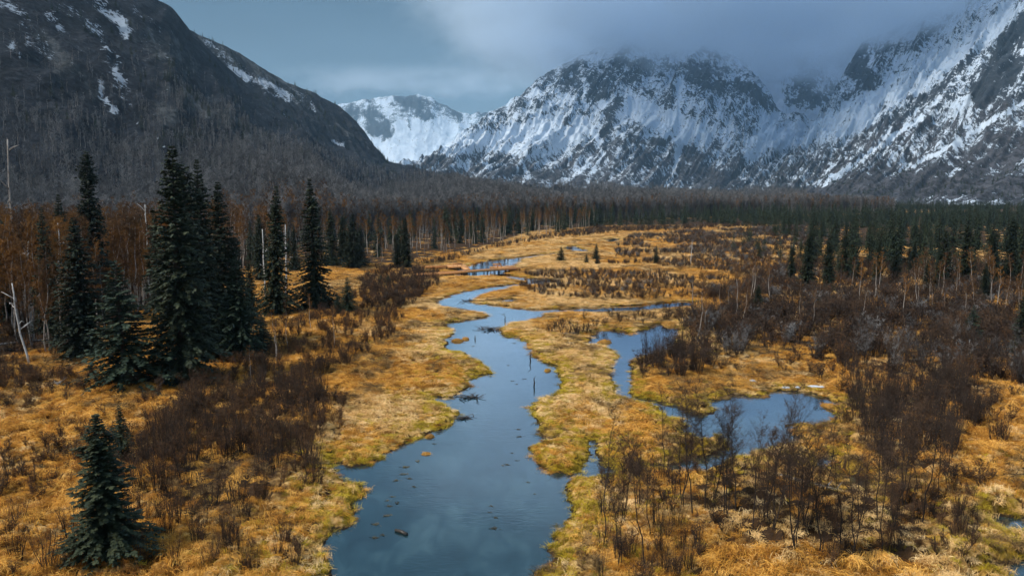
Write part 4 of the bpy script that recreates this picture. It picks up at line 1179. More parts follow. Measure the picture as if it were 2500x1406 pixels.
    SHR = [shrub_parts(2.4, 2.2, 261 + k, 20, M_brushrust, M_stem, 0.0085, 8, 5, 0.24) for k in range(3)]
    SHG = [shrub_parts(2.6, 1.8, 271 + k, 16, M_grey, M_stem, 0.014, 9, 6, 0.30) for k in range(2)]
    mixed = SHR + SHR + SHB[:2]
    ZH = [([(330, 1000), (560, 930), (800, 915), (840, 1040), (800, 1180), (740, 1330), (300, 1370), (300, 1100)], 0.16, 1.4, 3.0, mixed, 'thin brown shrub at the ragged rim of the thicket by the river', 'rim of the river thicket'),
          ([(330, 1120), (430, 1020), (560, 960), (760, 930), (800, 1000), (770, 1130), (700, 1240), (560, 1300), (350, 1310)], 0.36, 2.2, 3.9, mixed, 'brown twiggy shrub in the thicket round the young spruce by the river', 'thicket on the spruce bank'),
          ([(-60, 1230), (200, 1190), (350, 1300), (720, 1290), (640, 1450), (-60, 1450)], 0.26, 1.3, 2.6, mixed, 'dark shrub sprouting from golden grass beside the young spruce', 'shrubs in the golden grass'),
          ([(-60, 1180), (330, 1110), (380, 960), (-60, 900)], 0.07, 0.7, 1.6, SHB, 'small dark shrub dotted over the golden meadow near fallen logs', 'small meadow shrubs'),
          ([(440, 960), (640, 830), (900, 705), (1060, 685), (1000, 760), (950, 840), (870, 905), (780, 935)], 0.55, 1.0, 2.4, SHR + SHB[:1], 'rust coloured shrub on the bank between the spruces and the river grass', 'rust shrubs on the bank'),
          ([(880, 690), (930, 660), (1070, 668), (1070, 705), (960, 760), (880, 740)], 0.45, 1.5, 2.6, SHB + SHR, 'brown brush bush by the near end of the boardwalk', 'brush by the boardwalk'),
          ([(1285, 665), (1480, 645), (1900, 640), (1950, 730), (1700, 733), (1480, 738), (1330, 728), (1262, 705)], 0.80, 0.6, 1.9, SHR + SHG + SHB[:1], 'low thin shrub scattered over the straw marsh inside the river loop', 'marsh shrubs in the river loop'),
          ([(1335, 800), (1420, 785), (1690, 768), (1700, 792), (1560, 800), (1480, 802), (1400, 832), (1330, 822)], 0.34, 1.2, 2.2, SHB + SHR[:1], 'brown shrub on the tongue of grass between side channel and small pond', 'shrubs on the tongue of grass'),
          ([(1560, 908), (1590, 888), (1660, 860), (1715, 868), (1735, 915), (1670, 938), (1575, 934)], 0.5, 2.2, 4.3, SHB + SHR[:1], 'dense dark shrub in the round thicket between the two ponds', 'round thicket between the ponds'),
          ([(1660, 810), (1750, 765), (2000, 742), (2500, 765), (2650, 900), (2500, 965), (2400, 975), (2080, 928), (2050, 902), (1800, 902), (1730, 885)], 0.60, 1.8, 4.2, SHB + SHG + SHR, 'dark shrub in the broad brush belt beyond the wide pond', 'brush belt beyond the pond'),
          ([(2070, 965), (2380, 952), (2400, 1060), (2310, 1200), (2120, 1150), (2080, 1040)], 0.55, 2.2, 4.0, SHB, 'dark shrub in the thicket beside the wide pond and the open meadow', 'thicket beside the wide pond'),
          ([(1455, 1200), (1700, 1170), (1850, 1130), (2000, 1150), (2300, 1205), (2340, 1260), (2220, 1330), (2160, 1450), (1450, 1450)], 0.26, 1.0, 2.6, SHB + SHR[:1], 'low dark shrub growing between the slim alders', 'undergrowth between the alders'),
          ([(1700, 742), (1950, 645), (2500, 650), (2650, 760), (2000, 740)], 0.30, 2.0, 3.6, SHB + SHG + SHR, 'grey brown shrub in the brush between marsh and dense forest', 'brush before the forest'),
          ([(1500, 610), (1540, 580), (1720, 566), (1960, 556), (1980, 640), (1500, 645)], 0.36, 1.2, 2.6, SHG + SHG + SHB, 'grey shrub on the flat marsh near the small layered spruces', 'grey shrubs on the far marsh'),
          ([(900, 665), (1050, 645), (1250, 595), (1450, 560), (1900, 549), (1900, 553), (1500, 572), (1340, 585), (1200, 612), (1050, 655)], 0.22, 1.6, 2.8, SHG + SHR + SHB, 'grey brown shrub along the wood edge by the far river bank', 'brush along the wood edge'),
          ([(-100, 900), (-100, 640), (640, 610), (640, 650), (420, 735), (330, 800), (150, 890)], 0.40, 1.2, 3.0, SHB + SHR, 'dark underwood shrub beneath the near birch wood', 'underwood of the birch wood')]
    ZH += [([(-100, 1440), (-100, 880), (400, 965), (600, 935), (800, 930), (850, 1000), (800, 1180), (770, 1300), (740, 1440)], 0.95, 0.6, 2.3, SHR + SHB, 'low brown shrub scattered through the golden meadow', 'low brush of the golden meadow'),
           ([(1440, 1165), (1700, 1160), (2050, 1140), (2420, 1195), (2420, 1300), (2330, 1440), (1440, 1440)], 0.85, 0.5, 2.2, SHR + SHB, 'low rust brown shrub in the tussocks around the alders', 'low brush around the alders'),
           ([(1990, 930), (2400, 950), (2500, 1000), (2440, 1130), (2350, 1230), (2080, 1180), (2050, 1000)], 0.24, 1.4, 3.2, SHB + SHR, 'brown shrub on the fringe of the thicket beside the wide pond', 'fringe of the pond thicket'),
           ([(1700, 905), (1760, 880), (2060, 890), (2080, 935), (1900, 925), (1740, 918)], 0.16, 1.2, 2.6, SHB, 'brown shrub on the grass between the brush belt and the wide pond', 'shrubs between belt and pond')]
    cand = []
    for k, (poly, dn, h0, h1, lib, lab, grp) in enumerate(ZH):
        for q in sample_px(poly, dn, 500 + k, 0.35):
            low = grp.startswith('low brush'); flat = grp.startswith('marsh') or grp.startswith('grey shrubs')
            cs_ = 6.5 if low else (11.0 if flat else 3.5)
            if vn(np.array(q[0] / cs_), np.array(q[1] / cs_), 60 + k) < (0.54 if low else (0.40 if flat else 0.30)): continue
            cand.append((q[1], q[0], RNG.uniform(h0, h1), lib, lab, grp))
    cand.sort(key=lambda c: c[0] / c[2])
    XY = np.array([(c[1], c[0]) for c in cand]); ZZ = ground_h(XY[:, 0], XY[:, 1])
    SH0 = {id(p): h for L_, h in ((SHB, 3.2), (SHR, 2.4), (SHG, 2.6)) for p in L_}
    n_one = 0; rest = []
    for i, (y, x, h, lib, lab, grp) in enumerate(cand):
        px = proj(np.array([x, y, 0.5]))
        if n_one < 300 and -20 < px[0] < 2520 and px[1] < 1420:
            parts = lib[RNG.integers(0, len(lib))]
            s = h / SH0[id(parts)]
            w = s * RNG.uniform(0.85, 1.25)
            place('willow_shrub', parts, (x, y, ZZ[i]), RNG.uniform(0, 6.28), (w, w, s), lab, 'shrub', grp)
            n_one += 1
        else:
            rest.append((x, y, ZZ[i], h, lib))
    LS = [join_parts('far_shrub', shrub_parts(3.0, 1.8, 281 + k, 11, (M_brown, M_brown, M_brushrust, M_grey)[k], M_stem, 0.030, 8, 6, 0.30)) for k in range(4)]
    pick = [int(RNG.choice([3] if any(l is g for g in SHG) and RNG.random() < 0.6 else ([2] if lib[0] in SHR else [0, 1, 2]))) for (_, _, _, _, lib) in rest for l in [lib[RNG.integers(0, len(lib))]]]
    pr = np.array([(a, b_, c_, d_) for a, b_, c_, d_, _ in rest])
    scatter('brush', 'mass of bare brown brush over the marsh and along the wood edges', 'brush', LS, pr[:, :3], RNG.uniform(0, 6.28, len(pr)), np.stack([pr[:, 3] / 3.0 * 1.35, pr[:, 3] / 3.0 * 1.35, pr[:, 3] / 3.0 * 0.85], 1), pick)

# ------------------------------------------------------------------ grass
def tuft(seed, mat, n, L0, L1, w, flop, rad, segs=3, comb=0.6):
    r = np.random.default_rng(seed)
    mb = MB()
    for i in range(n):
        a = r.normal(0, comb * 1.6) if r.random() < 0.75 else r.uniform(0, 6.28)
        L = r.uniform(L0, L1); b0 = r.normal(0, rad, 2)
        el = r.uniform(0.5, 1.25); fl = flop * r.uniform(0.7, 1.3)
        p = [np.array([b0[0], b0[1], -0.03])]
        for k in range(segs):
            p.append(p[-1] + L / segs * np.array([math.cos(a) * math.cos(el), math.sin(a) * math.cos(el), math.sin(el)]))
            el -= fl / segs * 2; a += r.normal(0, 0.25)
            if p[-1][2] < 0.015: p[-1][2] = 0.015 + 0.03 * r.random()
        p = np.array(p)
        s = np.array([-math.sin(a), math.cos(a), r.normal(0, 0.5)]) * w / 2
        wd = np.linspace(1, 0.25, segs + 1)[:, None]
        V = np.vstack([p - s * wd, p + s * wd])
        m = segs + 1
        mb.add(V, None, [(k, k + 1, m + k + 1, m + k) for k in range(segs)])
    return mb.mesh('grass_tuft', mat)

if DO['grass']:
    r = np.random.default_rng(5)
    TF = [tuft(600 + k, M_straw, 46, 0.35, 0.75, 0.020, 1.5, 0.15) for k in range(3)]
    TF += [tuft(610 + k, M_gold, 46, 0.40, 0.85, 0.020, 1.6, 0.16) for k in range(3)]
    TF += [tuft(620 + k, M_olive, 44, 0.25, 0.50, 0.018, 0.75, 0.12, comb=2.0) for k in range(2)]
    TF += [tuft(630 + k, M_gold, 60, 0.7, 1.35, 0.022, 1.7, 0.22, 5, 0.4) for k in range(2)]
    TF += [tuft(640 + k, M_sedge, 40, 0.35, 0.75, 0.018, 0.6, 0.12, comb=2.0) for k in range(2)]
    bands = [(33, 62, 0.33), (62, 95, 0.40), (95, 150, 0.58), (150, 260, 0.95), (260, 460, 1.7)]
    PX = []; SCL = []; DD = []
    for y0, y1, sp in bands:
        xm = 0.92
        n = int((y1 ** 2 - y0 ** 2) * xm / sp ** 2)
        yy = np.sqrt(r.uniform(y0 ** 2, y1 ** 2, n)); xx = yy * r.uniform(-xm, xm, n)
        d = shore_d(xx, yy)
        soil = np.zeros(n)
        for poly in THICKETS:
            soil = np.maximum(soil, in_px(poly, xx, yy) * (0.92 if poly is THICKETS[5] else 0.55))
        keep = (d > -0.30 * (r.random(n) < 0.4)) & (r.random(n) > soil) & (r.random(n) > 0.85 * np.where(yy < 150, tussocks(xx, yy)[1], 0.1))
        xx, yy, d = xx[keep], yy[keep], d[keep]
        PX.append(np.stack([xx, yy], 1)); DD.append(d); SCL.append(np.full(len(xx), sp / 0.36))
    PX = np.vstack(PX); DD = np.concatenate(DD); SCL = np.concatenate(SCL)
    Z = ground_h(PX[:, 0], PX[:, 1], DD)
    n = len(PX)
    swirl = (fbm(PX[:, 0] / 5.5, PX[:, 1] / 5.5, 44, 2) - 0.5) * 14 + r.normal(0, 0.45, n)
    tone = fbm(PX[:, 0] / 9, PX[:, 1] / 14, 45, 3) + r.normal(0, 0.10, n)
    leftness = sstep(-4, -22, PX[:, 0] + 4) * 0.26 + sstep(20, 34, PX[:, 0]) * 0.10
    pick = np.where(tone + leftness > 0.56, 3 + r.integers(0, 3, n), r.integers(0, 3, n))
    ol = np.exp(-np.maximum(DD - 0.2, 0) / 2.8) * (0.35 + 1.3 * fbm(PX[:, 0] / 6, PX[:, 1] / 6, 46, 2)) * sstep(140, 90, PX[:, 1])
    pick = np.where(r.random(n) < ol * 0.85, 6 + r.integers(0, 2, n), pick)
    longg = (DD > 1.5) & (PX[:, 1] < 90) & (vn(PX[:, 0] / 6, PX[:, 1] / 6, 47) > 0.40) & (r.random(n) < 0.5) & ((PX[:, 0] < -16) | (PX[:, 0] > 10))
    pick = np.where(longg, 8 + r.integers(0, 2, n), pick)
    sed = fbm(PX[:, 0] / 4.5, PX[:, 1] / 6.5, 48, 3)
    pick = np.where((sed + 0.12 * ((PX[:, 0] < -14) | (PX[:, 0] > 14)) > 0.66) & (r.random(n) < 0.6), 10 + r.integers(0, 2, n), pick)
    sc = np.clip(SCL, 0.85, 2.6) * r.uniform(0.7, 1.35, n)
    scz = np.clip(sc, 0, 1.25) * np.where((PX[:, 1] > 105) & (DD < 3.5), 0.55, np.where((PX[:, 1] > 58) & (DD < 2.0), 0.7, 1.0))
    scatter('marsh_grass', 'matted straw and golden grass over the banks and meadows', 'grass', TF, np.column_stack([PX, np.maximum(Z, -0.06) - 0.02]), swirl, np.stack([sc, sc, scz], 1), pick)
    print('tufts', n)
# ------------------------------------------------------------------ boardwalk, wood, weed, snow
def axes(a, b):
    d = np.array(b, float) - np.array(a, float); d[2] = 0
    L = np.linalg.norm(d); d /= L
    return d, np.array([-d[1], d[0], 0]), L

def walkway(root, a, b, width, z, tag=''):
    """planked deck between two ground points on stringers, with a kerb rail and posts"""
    d, n, L = axes(a, b)
    ax = np.array([d, n, [0, 0, 1]])
    c = (np.array(a) + np.array(b)) / 2
    k = int(L / 0.30)
    mb = MB()
    for i in range(k):
        q = np.array(a) + d * (L * (i + 0.5) / k)
        mb.box((q[0], q[1], z + RNG.normal(0, 0.006)), (L / k / 2 - 0.012, width / 2, 0.025), ax)
    o = link('deck_planks', mb.mesh('deck_planks', M_deck), root, kind='stuff')
    for s in (-1, 1):
        mb = MB(); q = c + n * s * (width / 2 - 0.12); mb.box((q[0], q[1], z - 0.16), (L / 2 - 0.02, 0.05, 0.13), ax)
        link('stringer', mb.mesh('stringer', M_deck), root)
        mb = MB(); q = c + n * s * (width / 2 - 0.06); mb.box((q[0], q[1], z + 0.12), (L / 2, 0.05, 0.055), ax)
        link('kerb_rail', mb.mesh('kerb_rail', M_deck), root)
    m = max(2, int(L / 3.2))
    for i in range(m + 1):
        for s in (-1, 1):
            q = np.array(a) + d * (0.2 + (L - 0.4) * i / m) + n * s * (width / 2 - 0.24)
            mb = MB(); mb.box((q[0], q[1], (z - 0.29 - 0.75) / 2), (0.08, 0.08, (z - 0.29 + 0.75) / 2 + 0.02), ax)
            link('post', mb.mesh('post', M_stem), root)

def bench(root, c, d, n, z):
    ax = np.array([d, n, [0, 0, 1]])
    mb = MB(); mb.box((c[0], c[1], z + 0.47), (1.3, 0.22, 0.04), ax); b = link('bench', mb.mesh('bench', M_deck), root)
    q = np.array(c) + n * 0.26
    mb = MB(); mb.box((q[0], q[1], z + 0.80), (1.3, 0.03, 0.16), ax); link('backrest', mb.mesh('backrest', M_deck), b)
    for s in (-1, 0, 1):
        q = np.array(c) + d * s * 1.1
        mb = MB(); mb.box((q[0], q[1], z + 0.23), (0.05, 0.18, 0.21), ax); link('leg', mb.mesh('leg', M_deck), b)
        q = q + n * 0.26
        mb = MB(); mb.box((q[0], q[1], z + 0.60), (0.04, 0.028, 0.40), ax); link('back_post', mb.mesh('back_post', M_deck), b)

def thing(name, label, cat, group=None, loc=(0, 0, 0)):
    t = bpy.data.objects.new(name, None); COL.objects.link(t); t.location = loc
    t['label'] = label; t['category'] = cat
    if group: t['group'] = group
    return t

ZD = 1.0
a, b_ = gz(1012, 671, ZD), gz(1266, 653.5, ZD)
root = thing('boardwalk', 'long timber boardwalk crossing the river with a bench platform at its end', 'boardwalk')
walkway(root, a[:2].tolist() + [0], b_[:2].tolist() + [0], 2.0, ZD)
d, n, L = axes(a, b_)
p0 = b_ - d * 2.6 + n * 1.12; p1 = p0 + n * 4.4
p0[2] = p1[2] = 0
walkway(root, p0, p1, 5.0, ZD + 0.003)
bench(root, (b_ - d * 3.9 + n * 3.6), d, n, ZD + 0.03)
a2, b2 = gz(1028, 651, ZD), gz(1092, 650, ZD)
root = thing('boardwalk', 'short timber viewing deck with a ramp and bench on the wooded bank', 'boardwalk')
a2[2] = b2[2] = 0
walkway(root, a2, b2, 1.5, ZD)
d2, n2, L2 = axes(a2, b2)
c0 = b2 + d2 * 0.02; c1 = c0 + d2 * 5.0
walkway(root, c0, c1, 5.2, ZD + 0.004)
bench(root, c0 + d2 * 2.4 - n2 * 1.9, d2, -n2, ZD + 0.03)
a3 = c1 - d2 * 1.0 - n2 * 2.65; b3 = a3 - n2 * 7.0
walkway(root, a3, b3, 1.6, ZD + 0.002)

def log_mesh(L, r0, seed, mat, stubs=4, bend=0.05, n=8):
    r = np.random.default_rng(seed)
    mb = MB()
    s = np.linspace(0, 1, 8)
    w = np.cumsum(r.normal(0, bend * L / 8, (8, 2)), 0); w -= w[0]
    p = np.column_stack([s * L - L / 2, w[:, 0], r0 * 0.7 + np.abs(w[:, 1]) * 0.3])
    mb.tube(p, r0 * (1 - 0.55 * s) * r.uniform(0.9, 1.1, 8), n)
    tr = mb.mesh('log_trunk', mat, False)
    parts = [('log_trunk', tr)]
    for k in range(stubs):
        f = r.uniform(0.25, 0.98); q = np.array([np.interp(f, s, p[:, j]) for j in range(3)])
        a_ = r.uniform(-0.3, 3.4); l = r.uniform(0.2, 0.5) * r0 * 9
        m2 = MB()
        e = q + l * np.array([0.5, math.cos(a_), abs(math.sin(a_))])
        m2.tube(np.array([q, (q + e) / 2 + r.normal(0, 0.05 * l, 3), e]), [r0 * 0.3, r0 * 0.2, r0 * 0.08], 4)
        parts.append(('branch_stub', m2.mesh('branch_stub', mat)))
    return parts

LOGS = [(22, 1000, 4.2, 0.16, 0.5, M_dead, 'grey fallen log lying in golden grass with a dark end'),
        (148, 955, 1.6, 0.22, 1.9, M_dead, 'short weathered stump tipped over beside dark shrubs'),
        (8, 925, 2.4, 0.14, 1.0, M_dead, 'pale broken log end by the birch wood'),
        (528, 888, 3.0, 0.20, 0.2, M_dead, 'pale bleached log at the foot of the tall spruce clump'),
        (372, 868, 3.4, 0.12, 0.25, M_dead, 'thin bleached log between the layered spruce and the tall clump'),
        (60, 850, 7.0, 0.18, 0.7, M_dead, 'long leaning grey trunk fallen in the birch wood'),
        (35, 870, 5.0, 0.22, -0.4, M_stem, 'dark rotting log under the leaning grey trunk'),
        (1978, 1205, 4.6, 0.15, -0.75, M_dead, 'dark log dusted with snow among the alders'),
        (1572, 826, 3.4, 0.14, 0.6, M_dead, 'bleached branchy driftwood on the shore of the small pond'),
        (1385, 822, 3.0, 0.10, 0.3, M_dead, 'pale dead branches at the foot of the brown shrubs on the grass tongue'),
        (940, 786, 2.6, 0.10, 0.2, M_stem, 'dark twisted branch lying on the straw bank'),
        (1940, 1036, 2.0, 0.10, 0.4, M_stem, 'dark root lying at the edge of the wide pond'),
        (2480, 1180, 4.0, 0.13, 0.1, M_stem, 'dark waterlogged branch in the flattened meadow')]
for i, (x, y, L, r0, rz, mt, lab) in enumerate(LOGS):
    p = gz(x, y); p[2] = gh1(p[0], p[1]) + 0.02
    place('fallen_log', log_mesh(L, r0, 700 + i, mt, 3 + i % 4), p, rz, 1.0, lab, 'log')

# standing dead birches with broken tops
def snag_parts(h, seed, mat, limbs):
    r = np.random.default_rng(seed)
    mb = MB(); s = np.linspace(0, 1, 9)
    w = np.cumsum(r.normal(0, 0.012 * h, (9, 2)), 0); w -= w[0]
    p = np.column_stack([w, s * h])
    mb.tube(p, 0.017 * h * (1 - 0.55 * s) * r.uniform(0.92, 1.1, 9), 8)
    parts = [('trunk', mb.mesh('trunk', mat))]
    for k in range(limbs):
        f = r.uniform(0.4, 0.97); q = np.array([np.interp(f, s, p[:, j]) for j in range(3)])
        a_ = r.uniform(0, 6.28); l = h * r.uniform(0.08, 0.2)
        c1 = q + l * 0.5 * np.array([math.cos(a_), math.sin(a_), r.uniform(-0.1, 0.7)])
        c2 = c1 + l * 0.5 * np.array([math.cos(a_ + r.normal(0, 0.6)), math.sin(a_), r.uniform(-0.5, 0.7)])
        m2 = MB(); m2.tube(np.array([q, c1, c2]), [0.006 * h, 0.0045 * h, 0.0015 * h], 4)
        parts.append(('limb', m2.mesh('limb', mat)))
    return parts
M_white = mat_random('white_birch_bark', [(0, (0.30, 0.28, 0.26)), (0.35, (0.55, 0.54, 0.52)), (1, (0.72, 0.71, 0.70))], 0.7, 0.2, (3.5, 0.95))
SN = [(84, 838, 588, 7, M_white, 0.0, 'white broken topped birch snag with a peeling trunk'),
      (150, 800, 545, 9, M_white, 0.05, 'forked dead white birch with crooked bare limbs'),
      (236, 778, 540, 6, M_birch, 0.03, 'pale forked birch trunk beside the layered young spruce'),
      (368, 745, 500, 5, M_white, 0.02, 'white curved birch trunk beside the tallest spruce'),
      (72, 900, 690, 6, M_white, -0.12, 'leaning pale dead birch over the fallen grey trunk'),
      (700, 742, 548, 4, M_white, 0.01, 'straight white birch trunk between two lone spruces'),
      (650, 740, 560, 4, M_white, 0.0, 'thin pale birch trunk behind the slim lone spruce'),
      (45, 760, 340, 6, M_birch, 0.0, 'tall pale bare trunk standing above the rust birches'),
      (1690, 765, 690, 4, M_birch, 0.0, 'slender pale dead trunk in the brush belt'),
      (1686, 650, 590, 3, M_white, 0.0, 'thin white trunk alone in the marsh brush')]
for i, (x, yb, yt, nl, mt, tl, lab) in enumerate(SN):
    p = gz(x, yb); p[2] = gh1(p[0], p[1]) - 0.1
    h = height_at(yt, p)
    place('dead_birch', snag_parts(10, 720 + i, mt, nl), p, RNG.uniform(0, 6.28), ((h / 10) ** 0.5 * 0.75, (h / 10) ** 0.5 * 0.75, h / 10), lab, 'dead tree', None, (0, tl))

# sticks and wood in the water
def stick(pts, rad, mat): mb = MB(); mb.tube(np.array(pts, float), rad, 6); return mb.mesh('driftwood', mat)
p = gz(980, 1301)
o = link('driftwood', stick([(-0.5, 0.35, 0.10), (0, 0.02, 0.12), (0.45, -0.35, 0.06)], [0.10, 0.13, 0.14], M_wet), label='short dark log floating in the wide part of the river', cat='driftwood'); o.location = p; o.scale = (0.8, 0.8, 0.8)
for x, y, h, lean, lab in [(1303, 944, 1.15, 0.25, 'dark curved stake standing in the river'), (1159, 829, 0.6, 0.2, 'short dark stake in the river near the small grass islets'), (1234, 784, 0.9, -0.3, 'thin bent stick poking from the river by the grass tongue'), (1296, 882, 1.3, -0.35, 'forked branch hanging into the river from the bank'), (1163, 974, 0.5, 0.3, 'thin twig upright in the river next to a dark floating root')]:
    o = link('river_stake', stick([(0, 0, -0.3), (lean * 0.3, 0, h * 0.4), (0.02, 0.02, h * 0.75), (lean, 0.0, h)], [0.09, 0.08, 0.05, 0.02], M_wet), label=lab, cat='stake'); o.location = gz(x, y)

def clump_mesh(name, n, L, rad, seed, mat, w=0.05, flat=True):
    r = np.random.default_rng(seed); mb = MB()
    A = np.column_stack([r.normal(0, rad, n), r.normal(0, rad * 0.6, n), r.uniform(0.01, 0.05, n)])
    an = r.normal(0.0, 0.7, n) + (r.random(n) < 0.5) * np.pi
    B = A + np.column_stack([np.cos(an), np.sin(an), r.uniform(-0.02, 0.12 if flat else 0.8, n)]) * r.uniform(0.4, 1, n)[:, None] * L
    B[:, 2] = np.maximum(B[:, 2], 0.008)
    side = np.column_stack([-np.sin(an), np.cos(an), r.normal(0, 0.4, n)]) * w / 2
    mb.add(np.vstack([A - side, A + side, B + side * 0.6, B - side * 0.6]), None, [(i, n + i, 2 * n + i, 3 * n + i) for i in range(n)])
    return mb.mesh(name, mat)
WD = [clump_mesh('weed', 26, 0.35, 0.22, 740 + k, M_weed, 0.06) for k in range(4)]
for i, (x, y, s) in enumerate([(990, 1140, 1.6), (1020, 1126, 1.3), (985, 1157, 1.5), (968, 1173, 1.2), (1000, 1168, 1.1), (1011, 1188, 1.0), (958, 1212, 0.9), (946, 1222, 0.8), (950, 1235, 1.1), (970, 1228, 1.1), (945, 1258, 1.3), (918, 1280, 1.3), (915, 1312, 1.2), (935, 1306, 1.0), (1060, 1083, 1.0), (1072, 1060, 1.0),
                               (1238, 1134, 1.1), (1228, 1136, 0.7), (1262, 1124, 0.9), (1270, 1066, 1.3), (1265, 1048, 1.1), (1200, 1235, 0.8), (1195, 1250, 0.7), (1207, 1290, 1.3), (1210, 1263, 0.9), (1252, 930, 1.2), (1280, 925, 1.2), (1262, 938, 1.0), (1240, 892, 1.0), (1140, 832, 1.1), (1155, 845, 1.2), (1230, 768, 1.6), (1255, 838, 1.4), (1290, 1177, 0.8), (1305, 1205, 0.5), (1250, 1106, 0.7), (1130, 741, 1.8), (1165, 744, 1.8)]):
    p = gz(x, y); p[2] = 0.004
    o = link('floating_weed', WD[i % 4], label='ragged mat of brown weed and twigs floating on the river', cat='weed', group='weed floating on the river')
    o.location = p; s *= 0.45; o.rotation_euler = (0, 0, RNG.normal(0, 0.5)); o.scale = (s, s, s)
for i, (x, y, s, lab) in enumerate([(1200, 804, 2.6, 'heap of dark flood debris on the tip of the grass tongue'), (1146, 970, 1.5, 'dark floating root mass near the river bank'), (1152, 727 + 8, 2.2, 'dark debris caught on the inner bank of the river loop'), (1132, 1021, 1.2, 'small dark tussock remains just off the river bank'), (1350, 684, 3.0, 'dark flood debris at the bend of the narrow channel')]):
    p = gz(x, y); p[2] = 0.0
    o = link('flood_debris', clump_mesh('flood_debris', 70, 0.55, 0.35, 760 + i, M_wet, 0.07, False), label=lab, cat='debris'); o.location = p; o.scale = (s, s, s * 0.6)

# grass islets in the water
def islet_mesh(seed):
    r = np.random.default_rng(seed); mb = MB()
    nr, na = 5, 14; V = []
    for i in range(nr):
        for j in range(na):
            a_ = 6.283 * j / na; q = (i / (nr - 1)) * (1 + 0.2 * math.sin(2 * a_ + seed) + 0.12 * r.normal())
            V.append((q * math.cos(a_), q * 0.8 * math.sin(a_), 0.42 * (1 - (i / (nr - 1)) ** 2) - 0.08 * (i == nr - 1) + 0.03 * r.normal()))
    Q = [(i * na + j, i * na + (j + 1) % na, (i + 1) * na + (j + 1) % na, (i + 1) * na + j) for i in range(nr - 1) for j in range(na)]
    mb.add(V, None, Q)
    return mb.mesh('mound', M_ground_plain)
M_ground_plain = mat_random('tussock_thatch', [(0, (0.16, 0.08, 0.02)), (1, (0.34, 0.18, 0.045))], 0.95, 0.1, (5, 0.7))
for i, (x, y, s, mt, lab) in enumerate([(1137, 828, 0.75, M_gold, 'round grass islet off the bank with a dark stake near'), (1116, 833, 0.9, M_gold, 'low grass islet almost touching the river bank'), (1476, 836, 1.0, M_gold, 'flat grass islet in the small dark pond'), (1049, 1066, 0.55, M_gold, 'brown tussock just off the bank among floating twigs'), (1041, 1108, 0.42, M_gold, 'little tussock alone in the wide river among weed'),
                                       (856, 1130, 0.6, M_gold, 'dark edged tussock in the cut off corner of the bank'), (1337, 905, 0.6, M_olive, 'green tussock off the bank beside the straw meadow'), (2028, 995, 1.0, M_gold, 'brown tussock in the corner of the wide pond'), (1635, 793, 1.4, M_gold, 'grass tussock at the head of the small dark pond')]):
    p = gz(x, y); p[2] = -0.02
    t = place('grass_islet', [('mound', islet_mesh(780 + i))], p, RNG.uniform(0, 6.28), s, lab, 'tussock')
    tf = clump_mesh('grass_cover', 170, 0.5, 0.42, 790 + i, mt, 0.035, False)
    c = link('grass_cover', tf, t); c.location = (0, 0, 0.12)

# lone willow leaning over the wide pond
p = gz(1944, 1036); p[2] = gh1(p[0], p[1]) - 0.05
place('willow_shrub', shrub_parts(3.4, 2.4, 801, 11, M_brown, M_stem, 0.012, 8, 4, 0.75), p, 0.3, 1.0, 'lone fan shaped dark willow at the edge of the wide pond', 'shrub')

# left over snow and ice
def snow_patch(seed):
    r = np.random.default_rng(seed); mb = MB()
    na, nr = 18, 4; V = [(0, 0, 0.10)]
    rad = 1 + 0.35 * np.array([fbm(np.array(math.cos(6.283 * j / na) * 1.5 + seed), np.array(math.sin(6.283 * j / na) * 1.5), seed, 3) - 0.5 for j in range(na)]) * 2
    for i in range(1, nr + 1):
        for j in range(na):
            q = i / nr * rad[j]
            V.append((q * math.cos(6.283 * j / na), q * 0.75 * math.sin(6.283 * j / na), 0.10 * (1 - (i / nr) ** 3) - 0.05 * (i == nr)))
    T = [(0, 1 + j, 1 + (j + 1) % na) for j in range(na)]
    Q = [(1 + (i - 1) * na + j, 1 + i * na + j, 1 + i * na + (j + 1) % na, 1 + (i - 1) * na + (j + 1) % na) for i in range(1, nr) for j in range(na)]
    mb.add(V, T, Q)
    return mb.mesh('snow_patch', M_snow, True)
for i, (x, y, sx, sy, lab) in enumerate([(1838, 928, 0.8, 1.3, 'small snow patch on the grass between brush and pond'), (1918, 939, 1.0, 0.8, 'thin snow streak beside a round snow spot on the pond grass'), (1947, 941, 0.6, 0.8, 'round snow spot next to a thin snow streak'), (1988, 941, 1.4, 1.0, 'widest snow patch on the grass above the pond'), (2006, 944, 0.6, 0.7, 'snow crumb touching the widest snow patch'), (2452, 1014, 0.9, 0.9, 'bright ice patch in the flattened meadow'), (2492, 1140, 0.7, 1.1, 'white ice sheet at the edge of the wet meadow')]):
    p = gz(x, y, 0.5); p[2] = gh1(p[0], p[1]) + 0.12
    o = link('snow_patch', snow_patch(820 + i), label=lab, cat='snow patch'); o.location = p; o.scale = (sx * 0.45, sy * 0.5, 0.7)
# ------------------------------------------------------------------ cloud on the peaks, haze in the valley
def box_mesh(name, lo, hi):
    mb = MB(); lo = np.array(lo, float); hi = np.array(hi, float)
    mb.box((lo + hi) / 2, (hi - lo) / 2)
    return mb.mesh(name)

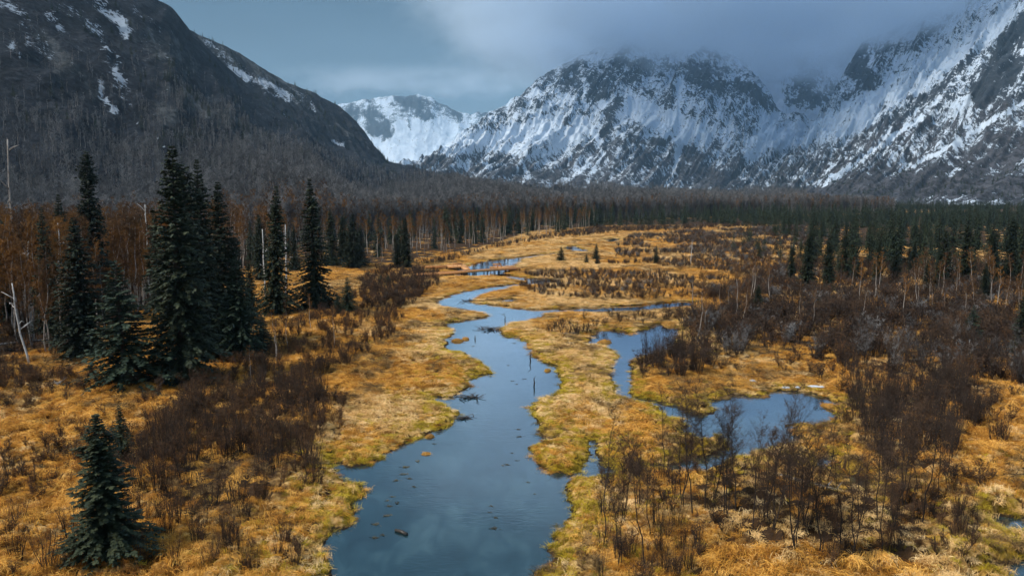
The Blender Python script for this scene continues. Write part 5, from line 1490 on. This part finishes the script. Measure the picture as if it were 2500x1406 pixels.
def cloud(name, lo, hi, base, soft, dens, scale, label, edge=500.0, seed=0.0, rise=(-1e6, -9e5, 0.0)):
    me = box_mesh(name, lo, hi)
    m = bpy.data.materials.new(name); m.use_nodes = True
    nt = m.node_tree; nt.nodes.clear()
    out = nt.nodes.new('ShaderNodeOutputMaterial')
    pv = nt.nodes.new('ShaderNodeVolumePrincipled')
    pv.inputs['Color'].default_value = (0.72, 0.82, 0.92, 1)
    pv.inputs['Anisotropy'].default_value = 0.2
    geo = nt.nodes.new('ShaderNodeNewGeometry')
    sp = nt.nodes.new('ShaderNodeSeparateXYZ'); nt.links.new(geo.outputs['Position'], sp.inputs[0])
    off = nt.nodes.new('ShaderNodeVectorMath'); off.operation = 'ADD'; off.inputs[1].default_value = (seed, seed * 2, 0)
    nt.links.new(geo.outputs['Position'], off.inputs[0])
    n1 = noise_n(nt, mapping(nt, off.outputs[0], (scale, scale, scale * 1.8)), 1.0, 5, 0.6)
    hgt = math_n(nt, 'ADD', sp.outputs['Z'], math_n(nt, 'MULTIPLY', math_n(nt, 'SUBTRACT', n1, 0.5), 700.0))
    hgt = math_n(nt, 'SUBTRACT', hgt, math_n(nt, 'MULTIPLY', mrange(nt, sp.outputs['X'], rise[0], rise[1], 1.0, 0.0, False), rise[2]))
    d = mrange(nt, hgt, base - soft, base + soft)
    for ax, k in (('X', 0), ('Y', 1)):
        d = math_n(nt, 'MULTIPLY', d, mrange(nt, math_n(nt, 'ADD', sp.outputs[ax], math_n(nt, 'MULTIPLY', math_n(nt, 'SUBTRACT', n1, 0.5), edge)), lo[k] + 0.3 * edge, lo[k] + 1.5 * edge))
        d = math_n(nt, 'MULTIPLY', d, mrange(nt, sp.outputs[ax], hi[k], hi[k] - edge))
    d = math_n(nt, 'MULTIPLY', d, mrange(nt, sp.outputs['Z'], hi[2], hi[2] - 150))
    nt.links.new(math_n(nt, 'MULTIPLY', d, dens), pv.inputs['Density'])
    nt.links.new(pv.outputs[0], out.inputs['Volume'])
    m.cycles.volume_step_rate = 0.35
    me.materials.append(m)
    link(name, me, kind='stuff', label=label, cat='cloud')

if DO['cloud']:
    cloud('cloud_bank', (-1000, 1700, 560), (4600, 6400, 1250), 745, 130, 0.0050, 0.0030, 'low grey cloud wrapped round the tops of the snowy peaks', 1000, 0.0, (-500.0, 700.0, 260.0))
    cloud('valley_head_cloud', (-2600, 7400, 900), (400, 9600, 1300), 1150, 80, 0.0012, 0.0020, 'thin cloud across the top of the far glacier mountain', 500, 300.0)

if DO['haze']:
    me = box_mesh('haze', (-12000, -300, -6), (12000, 11500, 1330))
    m = bpy.data.materials.new('haze'); m.use_nodes = True
    nt = m.node_tree; nt.nodes.clear()
    out = nt.nodes.new('ShaderNodeOutputMaterial')
    pv = nt.nodes.new('ShaderNodeVolumePrincipled')
    pv.inputs['Color'].default_value = (0.42, 0.72, 1.0, 1)
    pv.inputs['Density'].default_value = 0.000045
    pv.inputs['Anisotropy'].default_value = 0.1
    nt.links.new(pv.outputs[0], out.inputs['Volume'])
    me.materials.append(m)
    link('haze', me, kind='stuff', label='thin blue haze filling the whole valley', cat='haze')
